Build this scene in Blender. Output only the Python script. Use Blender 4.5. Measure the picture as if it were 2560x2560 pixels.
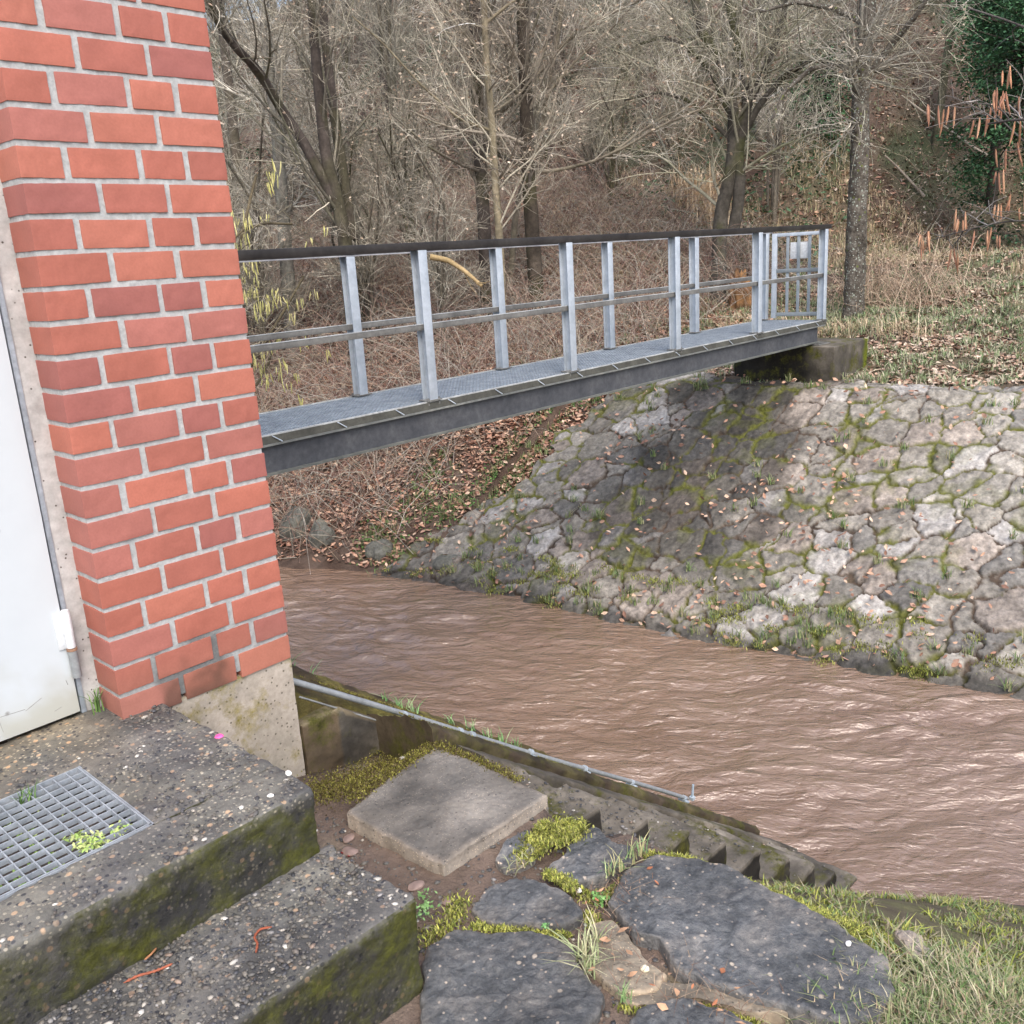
import bpy, math
import numpy as np
rng = np.random.default_rng(7)
for o in list(bpy.data.objects): bpy.data.objects.remove(o)
SC = bpy.context.scene
COL = SC.collection

# ------------------------------------------------------------------ camera
CAM = np.array([-0.913, -2.409, 1.163]); FPX = 2333.8
PITCH, ROLL, YAW = 0.2698, -0.0611, 0.7684
def cam_axes():
    f = np.array([math.cos(YAW)*math.cos(PITCH), math.sin(YAW)*math.cos(PITCH), -math.sin(PITCH)])
    r0 = np.array([math.sin(YAW), -math.cos(YAW), 0]); u0 = np.cross(r0, f)
    return r0*math.cos(ROLL)+u0*math.sin(ROLL), -r0*math.sin(ROLL)+u0*math.cos(ROLL), f
CR, CU, CF = cam_axes()
cd = bpy.data.cameras.new('camera'); co = bpy.data.objects.new('camera', cd); COL.objects.link(co)
cd.sensor_width = 36; cd.sensor_height = 36; cd.lens = 36*FPX/2560; cd.clip_start = 0.05; cd.clip_end = 500
from mathutils import Matrix
M = Matrix.Identity(4)
for i in range(3):
    M[i][0] = CR[i]; M[i][1] = CU[i]; M[i][2] = -CF[i]; M[i][3] = CAM[i]
co.matrix_world = M
SC.camera = co
def ray(u, v): return CF + CR*(u-1280)/FPX - CU*(v-1280)/FPX
def onz(u, v, z):
    d = ray(u, v); return CAM + d*((z-CAM[2])/d[2])
def pt(u, v, D):
    d = ray(u, v); return CAM + d*(D/math.hypot(d[0], d[1]))

# ------------------------------------------------------------------ world, sun, exposure
W = bpy.data.worlds.new('World'); SC.world = W; W.use_nodes = True
nt = W.node_tree; bg = nt.nodes['Background']
sky = nt.nodes.new('ShaderNodeTexSky'); sky.sky_type = 'NISHITA'; sky.sun_disc = False
SUN_EL, SUN_AZ = math.radians(52), math.radians(215)
sky.sun_elevation = SUN_EL; sky.sun_rotation = SUN_AZ
sky.air_density = 1.0; sky.dust_density = 4.0; sky.ozone_density = 1.0
nt.links.new(sky.outputs[0], bg.inputs[0]); bg.inputs[1].default_value = 0.15
sd = bpy.data.lights.new('sun', 'SUN'); sd.energy = 0.5; sd.angle = math.radians(50); sd.color = (1, .985, .965)
so = bpy.data.objects.new('sun', sd); COL.objects.link(so)
so.rotation_euler = (math.pi/2-SUN_EL, 0, math.pi-SUN_AZ)
vs = SC.view_settings; vs.view_transform = 'Standard'; vs.look = 'None'; vs.gamma = 1; vs.use_curve_mapping = False
vs.exposure = 1.2

# ------------------------------------------------------------------ noise
def _h(ix, iy, iz, s):
    n = (ix.astype(np.int64)*374761393 + iy.astype(np.int64)*668265263 + iz.astype(np.int64)*2147483647 + s*974634777) & 0xffffffff
    n = ((n ^ (n >> 13))*1274126177) & 0xffffffff
    n = ((n ^ (n >> 16))*2246822519) & 0xffffffff
    return ((n ^ (n >> 15)) & 0xffffff)/float(0xffffff)
def vnoise(p, s=0):
    p = np.asarray(p, float)
    if p.shape[-1] == 2: p = np.concatenate([p, np.zeros(p.shape[:-1]+(1,))], -1)
    i = np.floor(p).astype(np.int64); f = p-i; f = f*f*f*(f*(f*6-15)+10)
    r = 0
    for a in (0, 1):
        wa = f[..., 0] if a else 1-f[..., 0]
        for b in (0, 1):
            wb = f[..., 1] if b else 1-f[..., 1]
            for c in (0, 1):
                wc = f[..., 2] if c else 1-f[..., 2]
                r = r + wa*wb*wc*_h(i[..., 0]+a, i[..., 1]+b, i[..., 2]+c, s)
    return r*2-1
def fbm(p, s=0, o=4, g=.5, l=2.03):
    r = 0; a = 1; p = np.asarray(p, float)
    for k in range(o): r = r+a*vnoise(p*l**k+k*17.3, s+k); a *= g
    return r
def sstep(a, b, x):
    t = np.clip((np.asarray(x, float)-a)/(b-a), 0, 1); return t*t*(3-2*t)
def lerp(a, b, t): return a+(b-a)*t
def mixc(a, b, t): return np.asarray(a)[None, :]*(1-t[:, None])+np.asarray(b)[None, :]*t[:, None]

# ------------------------------------------------------------------ object bookkeeping
WL = {}
def tag(o, label=None, cat=None, group=None, kind=None):
    if label: o['label'] = label
    if cat: o['category'] = cat
    if group: o['group'] = group
    if kind: o['kind'] = kind
    return o
def thing(name, label, cat, loc=(0, 0, 0), group=None):
    o = bpy.data.objects.new(name, None); COL.objects.link(o); o.location = loc; o.empty_display_size = .1
    WL[o.name] = np.array(loc, float); return tag(o, label, cat, group)
def copy_tree(o, loc=None, rz=0, sc=1, parent=None):
    c = o.copy(); COL.objects.link(c); c.parent = parent
    if loc is not None: c.location = loc; c.rotation_euler = (0, 0, rz); c.scale = (sc, sc, sc)
    for ch in o.children: copy_tree(ch, parent=c)
    return c

class MB:
    def __init__(s): s.V = []; s.F = []; s.C = []; s.M = []; s.n = 0
    def add(s, v, f, c=(1, 1, 1), m=0):
        v = np.asarray(v, float).reshape(-1, 3); f = np.asarray(f, np.int64)
        if len(v) == 0: return s
        c = np.asarray(c, float)
        if c.ndim == 1: c = np.tile(c, (len(v), 1))
        s.V.append(v); s.C.append(c); s.F.append(f+s.n); s.M.append(np.full(len(f), m)); s.n += len(v); return s
    def box(s, lo, hi, c=(1, 1, 1), m=0, bev=0, T=None):
        lo = np.array(lo, float); hi = np.array(hi, float)
        if bev:
            xs = [np.array([lo[k], lo[k]+bev, hi[k]-bev, hi[k]]) for k in range(3)]
            v, f = shell(xs)
            inn = np.clip(v, lo+bev, hi-bev); d = v-inn; L = np.linalg.norm(d, axis=1)[:, None]
            v = np.where(L > 1e-9, inn+d/np.maximum(L, 1e-9)*bev, v)
        else:
            v, f = shell([np.array([lo[k], hi[k]]) for k in range(3)])
        if T is not None: v = T(v)
        return s.add(v, f, c, m)
    def tube(s, P, R, n=6, c=(1, 1, 1), m=0, cap=True):
        P = np.asarray(P, float)[None]; R = np.broadcast_to(np.asarray(R, float), P.shape[1])[None]
        v, f = tubes(P, R, n); s.add(v, f, c, m)
        if cap:
            k = P.shape[1]
            for j in (0, k-1):
                ring = np.arange(n)+j*n; vv = v[ring]; cc = vv.mean(0)
                s.add(np.vstack([vv, cc]), [[a, (a+1) % n, n] for a in range(n)], c, m)
        return s
    def build(s, name, mats, parent=None, loc=None, smooth=True):
        V = np.concatenate(s.V); C = np.concatenate(s.C)
        org = WL[parent.name] if parent is not None else (np.array(loc, float) if loc is not None else np.zeros(3))
        me = bpy.data.meshes.new(name)
        me.vertices.add(len(V)); me.vertices.foreach_set('co', (V-org).astype(np.float32).ravel())
        loops = np.concatenate([f.ravel() for f in s.F]); tot = np.concatenate([np.full(len(f), f.shape[1]) for f in s.F])
        start = np.concatenate([[0], np.cumsum(tot)[:-1]])
        me.loops.add(len(loops)); me.loops.foreach_set('vertex_index', loops.astype(np.int32))
        me.polygons.add(len(tot)); me.polygons.foreach_set('loop_start', start.astype(np.int32))
        me.polygons.foreach_set('loop_total', tot.astype(np.int32))
        me.polygons.foreach_set('material_index', np.concatenate(s.M).astype(np.int32))
        me.polygons.foreach_set('use_smooth', np.full(len(tot), smooth))
        ca = me.color_attributes.new('Col', 'FLOAT_COLOR', 'POINT')
        ca.data.foreach_set('color', np.concatenate([C, np.ones((len(C), 1))], 1).astype(np.float32).ravel())
        me.update(calc_edges=True); me.validate()
        if not isinstance(mats, (list, tuple)): mats = [mats]
        for m in mats: me.materials.append(m)
        o = bpy.data.objects.new(name, me); COL.objects.link(o)
        if parent is not None: o.parent = parent; WL[o.name] = org
        else: o.location = org; WL[o.name] = org
        return o
def shell(xs):
    V = []; F = []; n = 0
    for ax in range(3):
        a, b = [(1, 2), (2, 0), (0, 1)][ax]
        A, B = np.meshgrid(xs[a], xs[b], indexing='ij')
        for side in (0, 1):
            v = np.zeros(A.shape+(3,)); v[..., a] = A; v[..., b] = B; v[..., ax] = xs[ax][-1 if side else 0]
            na, nb = A.shape; i = np.arange(na*nb).reshape(na, nb)
            q = np.stack([i[:-1, :-1], i[1:, :-1], i[1:, 1:], i[:-1, 1:]], -1).reshape(-1, 4)
            if not side: q = q[:, ::-1]
            V.append(v.reshape(-1, 3)); F.append(q+n); n += na*nb
    return np.concatenate(V), np.concatenate(F)
def rough_block(lo, hi, res=.01, rnd=.01, amp=.003, sc=30, seed=0, amp2=.006, sc2=6):
    lo = np.array(lo, float); hi = np.array(hi, float)
    xs = [np.linspace(lo[k], hi[k], max(2, int((hi[k]-lo[k])/res)+1)) for k in range(3)]
    v, f = shell(xs)
    inn = np.clip(v, lo+rnd, hi-rnd); d = v-inn; L = np.maximum(np.linalg.norm(d, axis=1), 1e-9)[:, None]; nrm = d/L
    v = inn+nrm*rnd
    v = v+nrm*(fbm(v*sc, seed, 3)*amp+fbm(v*sc2, seed+9, 2)*amp2)[:, None]
    return v, f
def tubes(P, R, n=3):
    """P (N,K,3), R (N,K) -> many tubes"""
    N, K, _ = P.shape
    T = np.gradient(P, axis=1); T /= np.maximum(np.linalg.norm(T, axis=2, keepdims=True), 1e-9)
    up = np.where(np.abs(T[:, :1, 2:3]) > .9, np.array([1., 0, 0]), np.array([0, 0, 1.]))
    up = np.broadcast_to(up, T.shape)
    A = np.cross(T, up); A /= np.maximum(np.linalg.norm(A, axis=2, keepdims=True), 1e-9); B = np.cross(T, A)
    th = np.arange(n)*2*np.pi/n
    V = P[:, :, None, :]+R[:, :, None, None]*(A[:, :, None, :]*np.cos(th)[None, None, :, None]+B[:, :, None, :]*np.sin(th)[None, None, :, None])
    idx = np.arange(N*K*n).reshape(N, K, n); r = np.roll(idx, -1, 2)
    F = np.stack([idx[:, :-1], r[:, :-1], r[:, 1:], idx[:, 1:]], -1).reshape(-1, 4)
    return V.reshape(-1, 3), F
def grid(xs, ys, fz):
    X, Y = np.meshgrid(xs, ys, indexing='ij'); Z = fz(X, Y)
    v = np.stack([X, Y, Z], -1).reshape(-1, 3); i = np.arange(len(v)).reshape(X.shape)
    return v, np.stack([i[:-1, :-1], i[1:, :-1], i[1:, 1:], i[:-1, 1:]], -1).reshape(-1, 4)

# ------------------------------------------------------------------ materials
def mat(name, base=None, pal=None, scale=6, rough=.85, bump=.3, bscale=60, bdist=.004, vary=.25, usecol=True, spec=.3, metal=0,
        detail=6, moss=None, speck=None, trans=0, rnoise=.0, fine=.6):
    m = bpy.data.materials.new(name); m.use_nodes = True; nt = m.node_tree; N = nt.nodes; L = nt.links
    b = N['Principled BSDF']; tc = N.new('ShaderNodeTexCoord'); O = tc.outputs['Object']
    def noise(s, d=detail, r=.6, dist=0):
        n = N.new('ShaderNodeTexNoise'); n.inputs['Scale'].default_value = s; n.inputs['Detail'].default_value = d
        n.inputs['Roughness'].default_value = r; n.inputs['Distortion'].default_value = dist; L.new(O, n.inputs['Vector']); return n.outputs['Fac']
    def ramp(fac, pts):
        r = N.new('ShaderNodeValToRGB'); e = r.color_ramp.elements
        while len(e) < len(pts): e.new(.5)
        for k, (p, c) in enumerate(pts): e[k].position = p; e[k].color = (*c, 1) if len(c) == 3 else c
        L.new(fac, r.inputs[0]); return r.outputs[0]
    def mix(a, b2, fac, mode='MIX'):
        x = N.new('ShaderNodeMix'); x.data_type = 'RGBA'; x.blend_type = mode
        for s_, v_ in ((6, a), (7, b2)):
            if isinstance(v_, tuple): x.inputs[s_].default_value = (*v_, 1)
            else: L.new(v_, x.inputs[s_])
        if isinstance(fac, (int, float)): x.inputs[0].default_value = fac
        else: L.new(fac, x.inputs[0])
        return x.outputs[2]
    if pal is None: pal = [(.3, tuple(np.array(base)*(1-vary))), (.7, tuple(np.clip(np.array(base)*(1+vary), 0, 1)))]
    col = ramp(noise(scale, detail, .65), pal)
    fi_ = ramp(noise(bscale*.8, 3, .7), [(.3, (.72, .72, .72)), (.7, (1.25, 1.25, 1.25))])
    col = mix(col, fi_, fine, 'MULTIPLY')
    if speck:
        for (sc_, thr, cc) in speck:
            v = N.new('ShaderNodeTexVoronoi'); v.inputs['Scale'].default_value = sc_; L.new(O, v.inputs['Vector'])
            r1 = ramp(v.outputs['Distance'], [(thr, (1, 1, 1)), (thr+.08, (0, 0, 0))])
            sp = N.new('ShaderNodeSeparateColor'); L.new(v.outputs['Color'], sp.inputs[0])
            r2 = ramp(sp.outputs[0], [(.55, (0, 0, 0)), (.6, (1, 1, 1))])
            mm = N.new('ShaderNodeMath'); mm.operation = 'MULTIPLY'; L.new(r1, mm.inputs[0]); L.new(r2, mm.inputs[1])
            col = mix(col, cc, mm.outputs[0])
    if usecol:
        at = N.new('ShaderNodeAttribute'); at.attribute_name = 'Col'; col = mix(col, at.outputs['Color'], 1.0, 'MULTIPLY')
    if moss:   # moss grows where it grows: on the vertical sides, patchy
        mc, lo, hi, side = moss
        g = N.new('ShaderNodeNewGeometry'); sx = N.new('ShaderNodeSeparateXYZ'); L.new(g.outputs['True Normal'], sx.inputs[0])
        ab = N.new('ShaderNodeMath'); ab.operation = 'ABSOLUTE'; L.new(sx.outputs[2], ab.inputs[0])
        sr = ramp(ab.outputs[0], [(.45, (1, 1, 1)), (.75, (0, 0, 0))] if side else [(0, (1, 1, 1)), (1, (1, 1, 1))])
        nz = ramp(noise(5, 8, .75), [(lo, (0, 0, 0)), (hi, (1, 1, 1))])
        mm = N.new('ShaderNodeMath'); mm.operation = 'MULTIPLY'; L.new(sr, mm.inputs[0]); L.new(nz, mm.inputs[1])
        mcol = ramp(noise(35, 6, .8), [(.35, tuple(np.array(mc)*.35)), (.6, mc), (.8, tuple(np.array(mc)*1.6))])
        col = mix(col, mcol, mm.outputs[0])
    L.new(col, b.inputs['Base Color'])
    b.inputs['Metallic'].default_value = metal; b.inputs['Specular IOR Level'].default_value = spec
    if rnoise:
        rr = ramp(noise(scale*1.7, 4), [(.35, (rough-rnoise,)*3), (.65, (min(1, rough+rnoise),)*3)]); L.new(rr, b.inputs['Roughness'])
    else: b.inputs['Roughness'].default_value = rough
    if bump:
        bp = N.new('ShaderNodeBump'); bp.inputs['Strength'].default_value = bump; bp.inputs['Distance'].default_value = bdist
        L.new(noise(bscale, 6, .7), bp.inputs['Height']); L.new(bp.outputs[0], b.inputs['Normal'])
    return m
def leafmat(name, rough=.7, spec=.3):
    m = bpy.data.materials.new(name); m.use_nodes = True; nt = m.node_tree; b = nt.nodes['Principled BSDF']
    a = nt.nodes.new('ShaderNodeAttribute'); a.attribute_name = 'Col'
    tc = nt.nodes.new('ShaderNodeTexCoord'); n = nt.nodes.new('ShaderNodeTexNoise'); n.inputs['Scale'].default_value = 40; n.inputs['Detail'].default_value = 3
    nt.links.new(tc.outputs['Object'], n.inputs['Vector'])
    r = nt.nodes.new('ShaderNodeValToRGB'); r.color_ramp.elements[0].color = (.7, .7, .7, 1); r.color_ramp.elements[1].color = (1.25, 1.25, 1.25, 1)
    r.color_ramp.elements[0].position = .3; r.color_ramp.elements[1].position = .7
    nt.links.new(n.outputs['Fac'], r.inputs[0])
    x = nt.nodes.new('ShaderNodeMix'); x.data_type = 'RGBA'; x.blend_type = 'MULTIPLY'; x.inputs[0].default_value = 1
    nt.links.new(a.outputs['Color'], x.inputs[6]); nt.links.new(r.outputs[0], x.inputs[7]); nt.links.new(x.outputs[2], b.inputs['Base Color'])
    b.inputs['Roughness'].default_value = rough; b.inputs['Specular IOR Level'].default_value = spec
    return m
M_LEAF = leafmat('leafy'); M_TWIG = leafmat('twig_bark', .9, .15)
M_BRICK = mat('red_brick', (1, 1, 1), vary=.08, scale=9, rough=.6, bump=.1, bscale=180, bdist=.001, spec=.3, fine=.25)
M_MORTAR = mat('mortar', (.42, .435, .43), vary=.12, scale=30, rough=.95, bump=.5, bscale=120, bdist=.003)
M_STEP = mat('old_step_concrete', pal=[(.3, (.04, .041, .042)), (.5, (.088, .087, .083)), (.7, (.15, .143, .128))], scale=4.5, rough=.7, rnoise=.2, bump=.9, bscale=95,
             bdist=.005, speck=[(95, .3, (.2, .185, .16)), (60, .25, (.035, .036, .042)), (40, .2, (.25, .18, .13))], moss=((.08, .085, .012), .44, .6, True), spec=.4)
M_PEB = leafmat('pebble', .55, .4)
M_CONC = mat('plain_concrete', pal=[(.3, (.25, .23, .18)), (.55, (.42, .37, .31)), (.75, (.5, .45, .39))], scale=3, rough=.9, bump=.4, bscale=70, bdist=.002,
             speck=[(70, .2, (.15, .13, .1))], moss=((.28, .23, .05), .5, .64, False))
M_DARKC = mat('weathered_dark_concrete', pal=[(.3, (.035, .032, .027)), (.52, (.09, .08, .065)), (.75, (.19, .17, .14))], scale=3.5, rough=.85, bump=.6, bscale=60, bdist=.004,
              moss=((.09, .09, .015), .5, .62, False))
M_SLAB = mat('slab_concrete', pal=[(.3, (.12, .115, .105)), (.55, (.2, .185, .165)), (.75, (.26, .24, .21))], scale=4, rough=.65, rnoise=.15, bump=.6, bscale=90, bdist=.003,
             speck=[(150, .22, (.33, .29, .24)), (75, .15, (.08, .075, .07))], spec=.4)
M_FLAG = mat('slate_flagstone', pal=[(.32, (.035, .042, .048)), (.5, (.072, .082, .09)), (.66, (.12, .124, .122)), (.8, (.22, .21, .18))], scale=9, detail=10, rough=.55, rnoise=.2, bump=1, bscale=45, bdist=.012,
             speck=[(60, .16, (.26, .24, .21)), (25, .1, (.3, .28, .24))], spec=.5, fine=1)
M_REV = mat('field_stone', (1, 1, 1), vary=.28, scale=16, detail=10, rough=.88, bump=1, bscale=42, bdist=.014, fine=1)
M_GALV = mat('galvanised_steel', pal=[(.3, (.32, .37, .42)), (.7, (.48, .54, .6))], scale=8, rough=.5, bump=.08, bscale=50, bdist=.001, metal=.0, spec=.5, fine=.25)
M_DULL = mat('dull_steel', pal=[(.3, (.12, .12, .115)), (.7, (.24, .24, .225))], scale=7, rough=.65, bump=.1, bscale=60, bdist=.001, metal=.2)
M_BEAM = mat('girder_steel', pal=[(.3, (.06, .065, .075)), (.55, (.09, .095, .105)), (.8, (.14, .145, .15))], scale=3, rough=.6, bump=.15, bscale=30, bdist=.002, metal=.15)
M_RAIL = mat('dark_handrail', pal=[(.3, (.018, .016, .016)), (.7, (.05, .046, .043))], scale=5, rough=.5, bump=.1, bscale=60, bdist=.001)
M_GRATE = mat('grating_steel', pal=[(.3, (.24, .27, .3)), (.7, (.4, .44, .48))], scale=12, rough=.5, bump=.1, bscale=90, bdist=.001, metal=.2)
M_DOOR = mat('white_door_paint', pal=[(.3, (.56, .61, .64)), (.7, (.59, .64, .67))], scale=1, rough=.35, bump=.02, bscale=20, bdist=.001, speck=[(14, .035, (.18, .17, .16))], spec=.5, fine=.04)
M_FRAME = mat('door_frame_paint', (.33, .38, .43), vary=.12, rough=.5, bump=.1)
M_RENDER = mat('grey_render', pal=[(.3, (.38, .38, .37)), (.7, (.52, .52, .51))], scale=8, rough=.95, bump=.6, bscale=50, bdist=.003, speck=[(60, .12, (.1, .09, .08))])
M_GROUND = mat('soil', (1, 1, 1), vary=.3, scale=5, rough=.95, bump=1, bscale=30, bdist=.02)
M_PIPE = mat('grey_pipe', (.26, .28, .29), vary=.12, rough=.45, bump=.05)
M_WHITE = mat('white_enamel', (.55, .58, .6), vary=.04, rough=.4, bump=0)
M_PINK = mat('pink_paint', (.9, .12, .38), vary=.1, rough=.6, bump=0)
M_BARK = mat('bark', (1, 1, 1), vary=.4, scale=9, rough=.95, bump=1, bscale=26, bdist=.02, fine=1)
M_LICHEN = mat('lichen_bark', pal=[(.32, (.06, .05, .04)), (.55, (.13, .115, .095)), (.75, (.22, .21, .18))], scale=12, rough=.95, bump=1, bscale=30, bdist=.02, fine=1,
               speck=[(20, .2, (.34, .38, .32)), (42, .22, (.42, .45, .4)), (13, .16, (.13, .15, .05))])
def watermat():
    m = bpy.data.materials.new('muddy_water'); m.use_nodes = True; nt = m.node_tree; N = nt.nodes; L = nt.links; b = N['Principled BSDF']
    tc = N.new('ShaderNodeTexCoord'); m1 = N.new('ShaderNodeMapping'); m1.inputs['Rotation'].default_value = (0, 0, math.radians(53)); L.new(tc.outputs['Object'], m1.inputs[0])
    mp = N.new('ShaderNodeMapping'); mp.inputs['Scale'].default_value = (.5, 1.15, 1); L.new(m1.outputs[0], mp.inputs[0])
    def nz(sc, de, ro, di):
        n = N.new('ShaderNodeTexNoise'); n.inputs['Scale'].default_value = sc; n.inputs['Detail'].default_value = de; n.inputs['Roughness'].default_value = ro; n.inputs['Distortion'].default_value = di
        L.new(mp.outputs[0], n.inputs['Vector']); return n.outputs['Fac']
    r = N.new('ShaderNodeValToRGB'); e = r.color_ramp.elements; e[0].position = .35; e[0].color = (.215, .133, .083, 1); e[1].position = .7; e[1].color = (.265, .175, .115, 1)
    L.new(nz(1.6, 5, .5, .5), r.inputs[0]); L.new(r.outputs[0], b.inputs['Base Color'])
    b.inputs['Roughness'].default_value = .12; b.inputs['IOR'].default_value = 1.65
    b.inputs['Coat Weight'].default_value = 1; b.inputs['Coat Roughness'].default_value = .08; b.inputs['Coat IOR'].default_value = 1.6
    b1 = N.new('ShaderNodeBump'); b1.inputs['Strength'].default_value = 1; b1.inputs['Distance'].default_value = .045; L.new(nz(9, 3, .5, .5), b1.inputs['Height'])
    b2 = N.new('ShaderNodeBump'); b2.inputs['Strength'].default_value = .9; b2.inputs['Distance'].default_value = .015; L.new(nz(30, 4, .6, .4), b2.inputs['Height']); L.new(b1.outputs[0], b2.inputs['Normal'])
    L.new(b2.outputs[0], b.inputs['Normal']); L.new(b2.outputs[0], b.inputs['Coat Normal']); return m
M_WATER = watermat()

# ------------------------------------------------------------------ terrain
WZ = -1.95
def xtoe(y): return np.interp(y, [-9, -3, -.87, .63, 1.77, 3.32, 5.06, 6.18, 8, 14, 30], [8.2, 6.15, 5.59, 5.3, 5.1, 5.03, 4.72, 4.25, 3.45, .8, -6])
def xnear(y): return np.interp(y, [-9, -2.5, -1.5, -.64, 5], [4.2, 3.5, 3.3, 3.05, 3.05])
def nose(x): return -.5-.714*(x-1.07)
def G(x, y, fine=True):
    x = np.asarray(x, float); y = np.asarray(y, float)
    d = x-xtoe(y)
    zA = WZ+np.where(d < 2.9, .56*d, 0)
    q = x+.25*(y-2.5)+.0*y; r = np.maximum(d-2.9, 0)
    zA = np.where(d >= 2.9, np.interp(r, [0, 4, 8, 12, 16, 28, 80], [-.326, .12, .62, 1.45, 3.2, 10.5, 16]), zA)
    zB = np.interp(d, [-50, -5, 0, 3, 8, 14, 28, 90], [-3.4, -3.4, -1.95, -.55, 1.1, 3.7, 10.5, 17])
    w = sstep(4.0, 7.5, y); far = lerp(zA, zB, w)
    far = np.where(d < 0, np.maximum(WZ+.8*d, -2.7), far)
    # near side
    s = 1.48/(xnear(y)-.93)
    plat = np.interp(x, [-3, .2, .45, .6, .93], [-.41, -.412, -.418, -.422, -.43])
    nb = np.where(x < .93, plat, plat-(x-.93)*s); nb = nb-.14*sstep(.92, 1.15, x)*sstep(-1.5, -.95, y)-.12*sstep(.84, .95, x)*sstep(-1.0, -.88, y)*(1-sstep(1.1, 1.3, x)); nb = np.maximum(nb, -2.7)
    st = (y > -.8) & (y < .02) & (x > .86)
    nb = np.where(st, np.maximum(nose(x)-.45, -2.75), nb)
    nb = np.where((y > -.8) & (y <= .02) & (x <= .86), -.405-.085*sstep(.35, .86, x)*sstep(-.8, -.35, y), nb)
    nb = np.where((y > .02) & (x > .56), -2.7, nb)
    nb = np.where((y > .02) & (x <= .56), -.45, nb)
    z = np.where(x > (xnear(y)+xtoe(y))/2, far, nb)
    z = np.where((y > .3), np.where(x > (.56+xtoe(y))/2, far, nb), z)
    z = np.where((x < .56) & (y > 6) & (x > xtoe(y)), far, z)
    if fine:
        D = np.hypot(x-CAM[0], y-CAM[1]); k = np.where(D < 6, .25, np.minimum(1+(D-8)*.12, 4)); k = np.maximum(k, .25)
        n = fbm(np.stack([x*1.7, y*1.7], -1), 3, 4)*.03*k+vnoise(np.stack([x*.35, y*.35], -1), 5)*.06*np.clip(D-9, 0, 10)
        rv = (d > -.3) & (d < 3.25) & (y < 4.6) & (y > -9); z = z+n*np.where(st, .1, np.where(rv, .15, 1))-np.where(rv, .085, 0)
    return z
def hit(u, v, t0=4, t1=60):
    d = ray(u, v); d = d/math.hypot(d[0], d[1]); t = np.arange(t0, t1, .05); P = CAM+d*t[:, None]
    below = P[:, 2] < G(P[:, 0], P[:, 1]); k = int(np.argmax(below)) if below.any() else len(t)-1
    return P[k], t[k]
def spaced(a, b, c0, lo, hi, s0, g):
    out = [lo]
    while out[-1] < hi:
        x = out[-1]; out.append(x+s0+g*max(0, a-x, x-b))
    return np.array(out)
xs = spaced(-1.2, 9.5, 0, -45, 90, .045, .035); ys = spaced(-3, 6, 0, -45, 95, .045, .035)
gv, gf = grid(xs, ys, lambda X, Y: G(X, Y))
def groundcol(P):
    x, y, z = P[:, 0], P[:, 1], P[:, 2]; n = fbm(np.stack([x*.8, y*.8], -1), 11, 4); n2 = fbm(np.stack([x*4, y*4], -1), 12, 3)
    soil = mixc((.085, .055, .04), (.15, .11, .085), np.clip(.5+n2*.5, 0, 1))
    grass = mixc((.12, .13, .06), (.2, .17, .11), np.clip(.5+n2*.6, 0, 1))
    side = sstep(7.6, 8.2, x)*(1-sstep(4.5, 7.5, y))
    g = np.clip(.35+n*.6, 0, 1)*side; hillg = np.clip(n*1.2, 0, .7)*sstep(1, 3, z)
    c = soil*(1-g[:, None])+grass*g[:, None]
    c = c*(1-hillg[:, None])+np.array([.035, .06, .03])*hillg[:, None]
    near = (x < 3.3) & (y < 1)
    nc = mixc((.15, .11, .085), (.26, .2, .165), np.clip(.5+n2*.6, 0, 1))
    mg = mixc((.1, .1, .04), (.19, .18, .09), np.clip(.5+n2*.7, 0, 1))
    m = np.clip(sstep(.9, 1.2, x)*(.65+n2*.5)+np.clip(n2*.7-.1, 0, 1), 0, 1)[:, None]
    return np.where(near[:, None], nc*(1-m)+mg*m, c)
MB().add(gv, gf, groundcol(gv)).build('ground', M_GROUND)['kind'] = 'structure'

# water
def wave(X, Y):
    p = np.stack([X, Y], -1); w1 = np.stack([vnoise(p*.9, 21), vnoise(p*.9, 22)], -1); w2 = np.stack([vnoise(p*3.1, 33), vnoise(p*3.1, 34)], -1)
    q0 = p+w1*.4+w2*.07; ca, sa = math.cos(.92), math.sin(.92); q = np.stack([q0[..., 0]*ca-q0[..., 1]*sa, q0[..., 0]*sa+q0[..., 1]*ca], -1)*np.array([.8, 1.05])
    a = fbm(q*np.array([1.2, 1.3]), 23, 2)*.03
    b_ = vnoise(q*np.array([2.6, 4.6]), 24)*.5+vnoise(q*np.array([3.7, 2.9])+7, 25)*.5
    c_ = vnoise(q*np.array([6.5, 11.5]), 26); d_ = vnoise((q+w2*.03)*np.array([13, 20]), 27)
    cal = sstep(-.05, .7, xtoe(Y)-X)*.8+.2
    amp = np.clip(.65+.8*vnoise(p*.55, 29), .12, 1.5)
    return WZ+cal*(a+amp*(b_*.034+c_*.015+d_*.006))
xw = np.arange(.5, 6.6, .019); yw = np.concatenate([np.arange(-5, 5, .019), np.arange(5, 9, .03), np.arange(9, 26, .2)])
wv, wf = grid(xw, yw, wave)
MB().add(wv, wf).build('water', M_WATER)['kind'] = 'structure'
v2, f2 = grid(np.arange(-12, .6, .2), np.arange(6, 26, .2), wave); v2[:, 2] -= .004
MB().add(v2, f2).build('water', M_WATER)['kind'] = 'structure'

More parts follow.
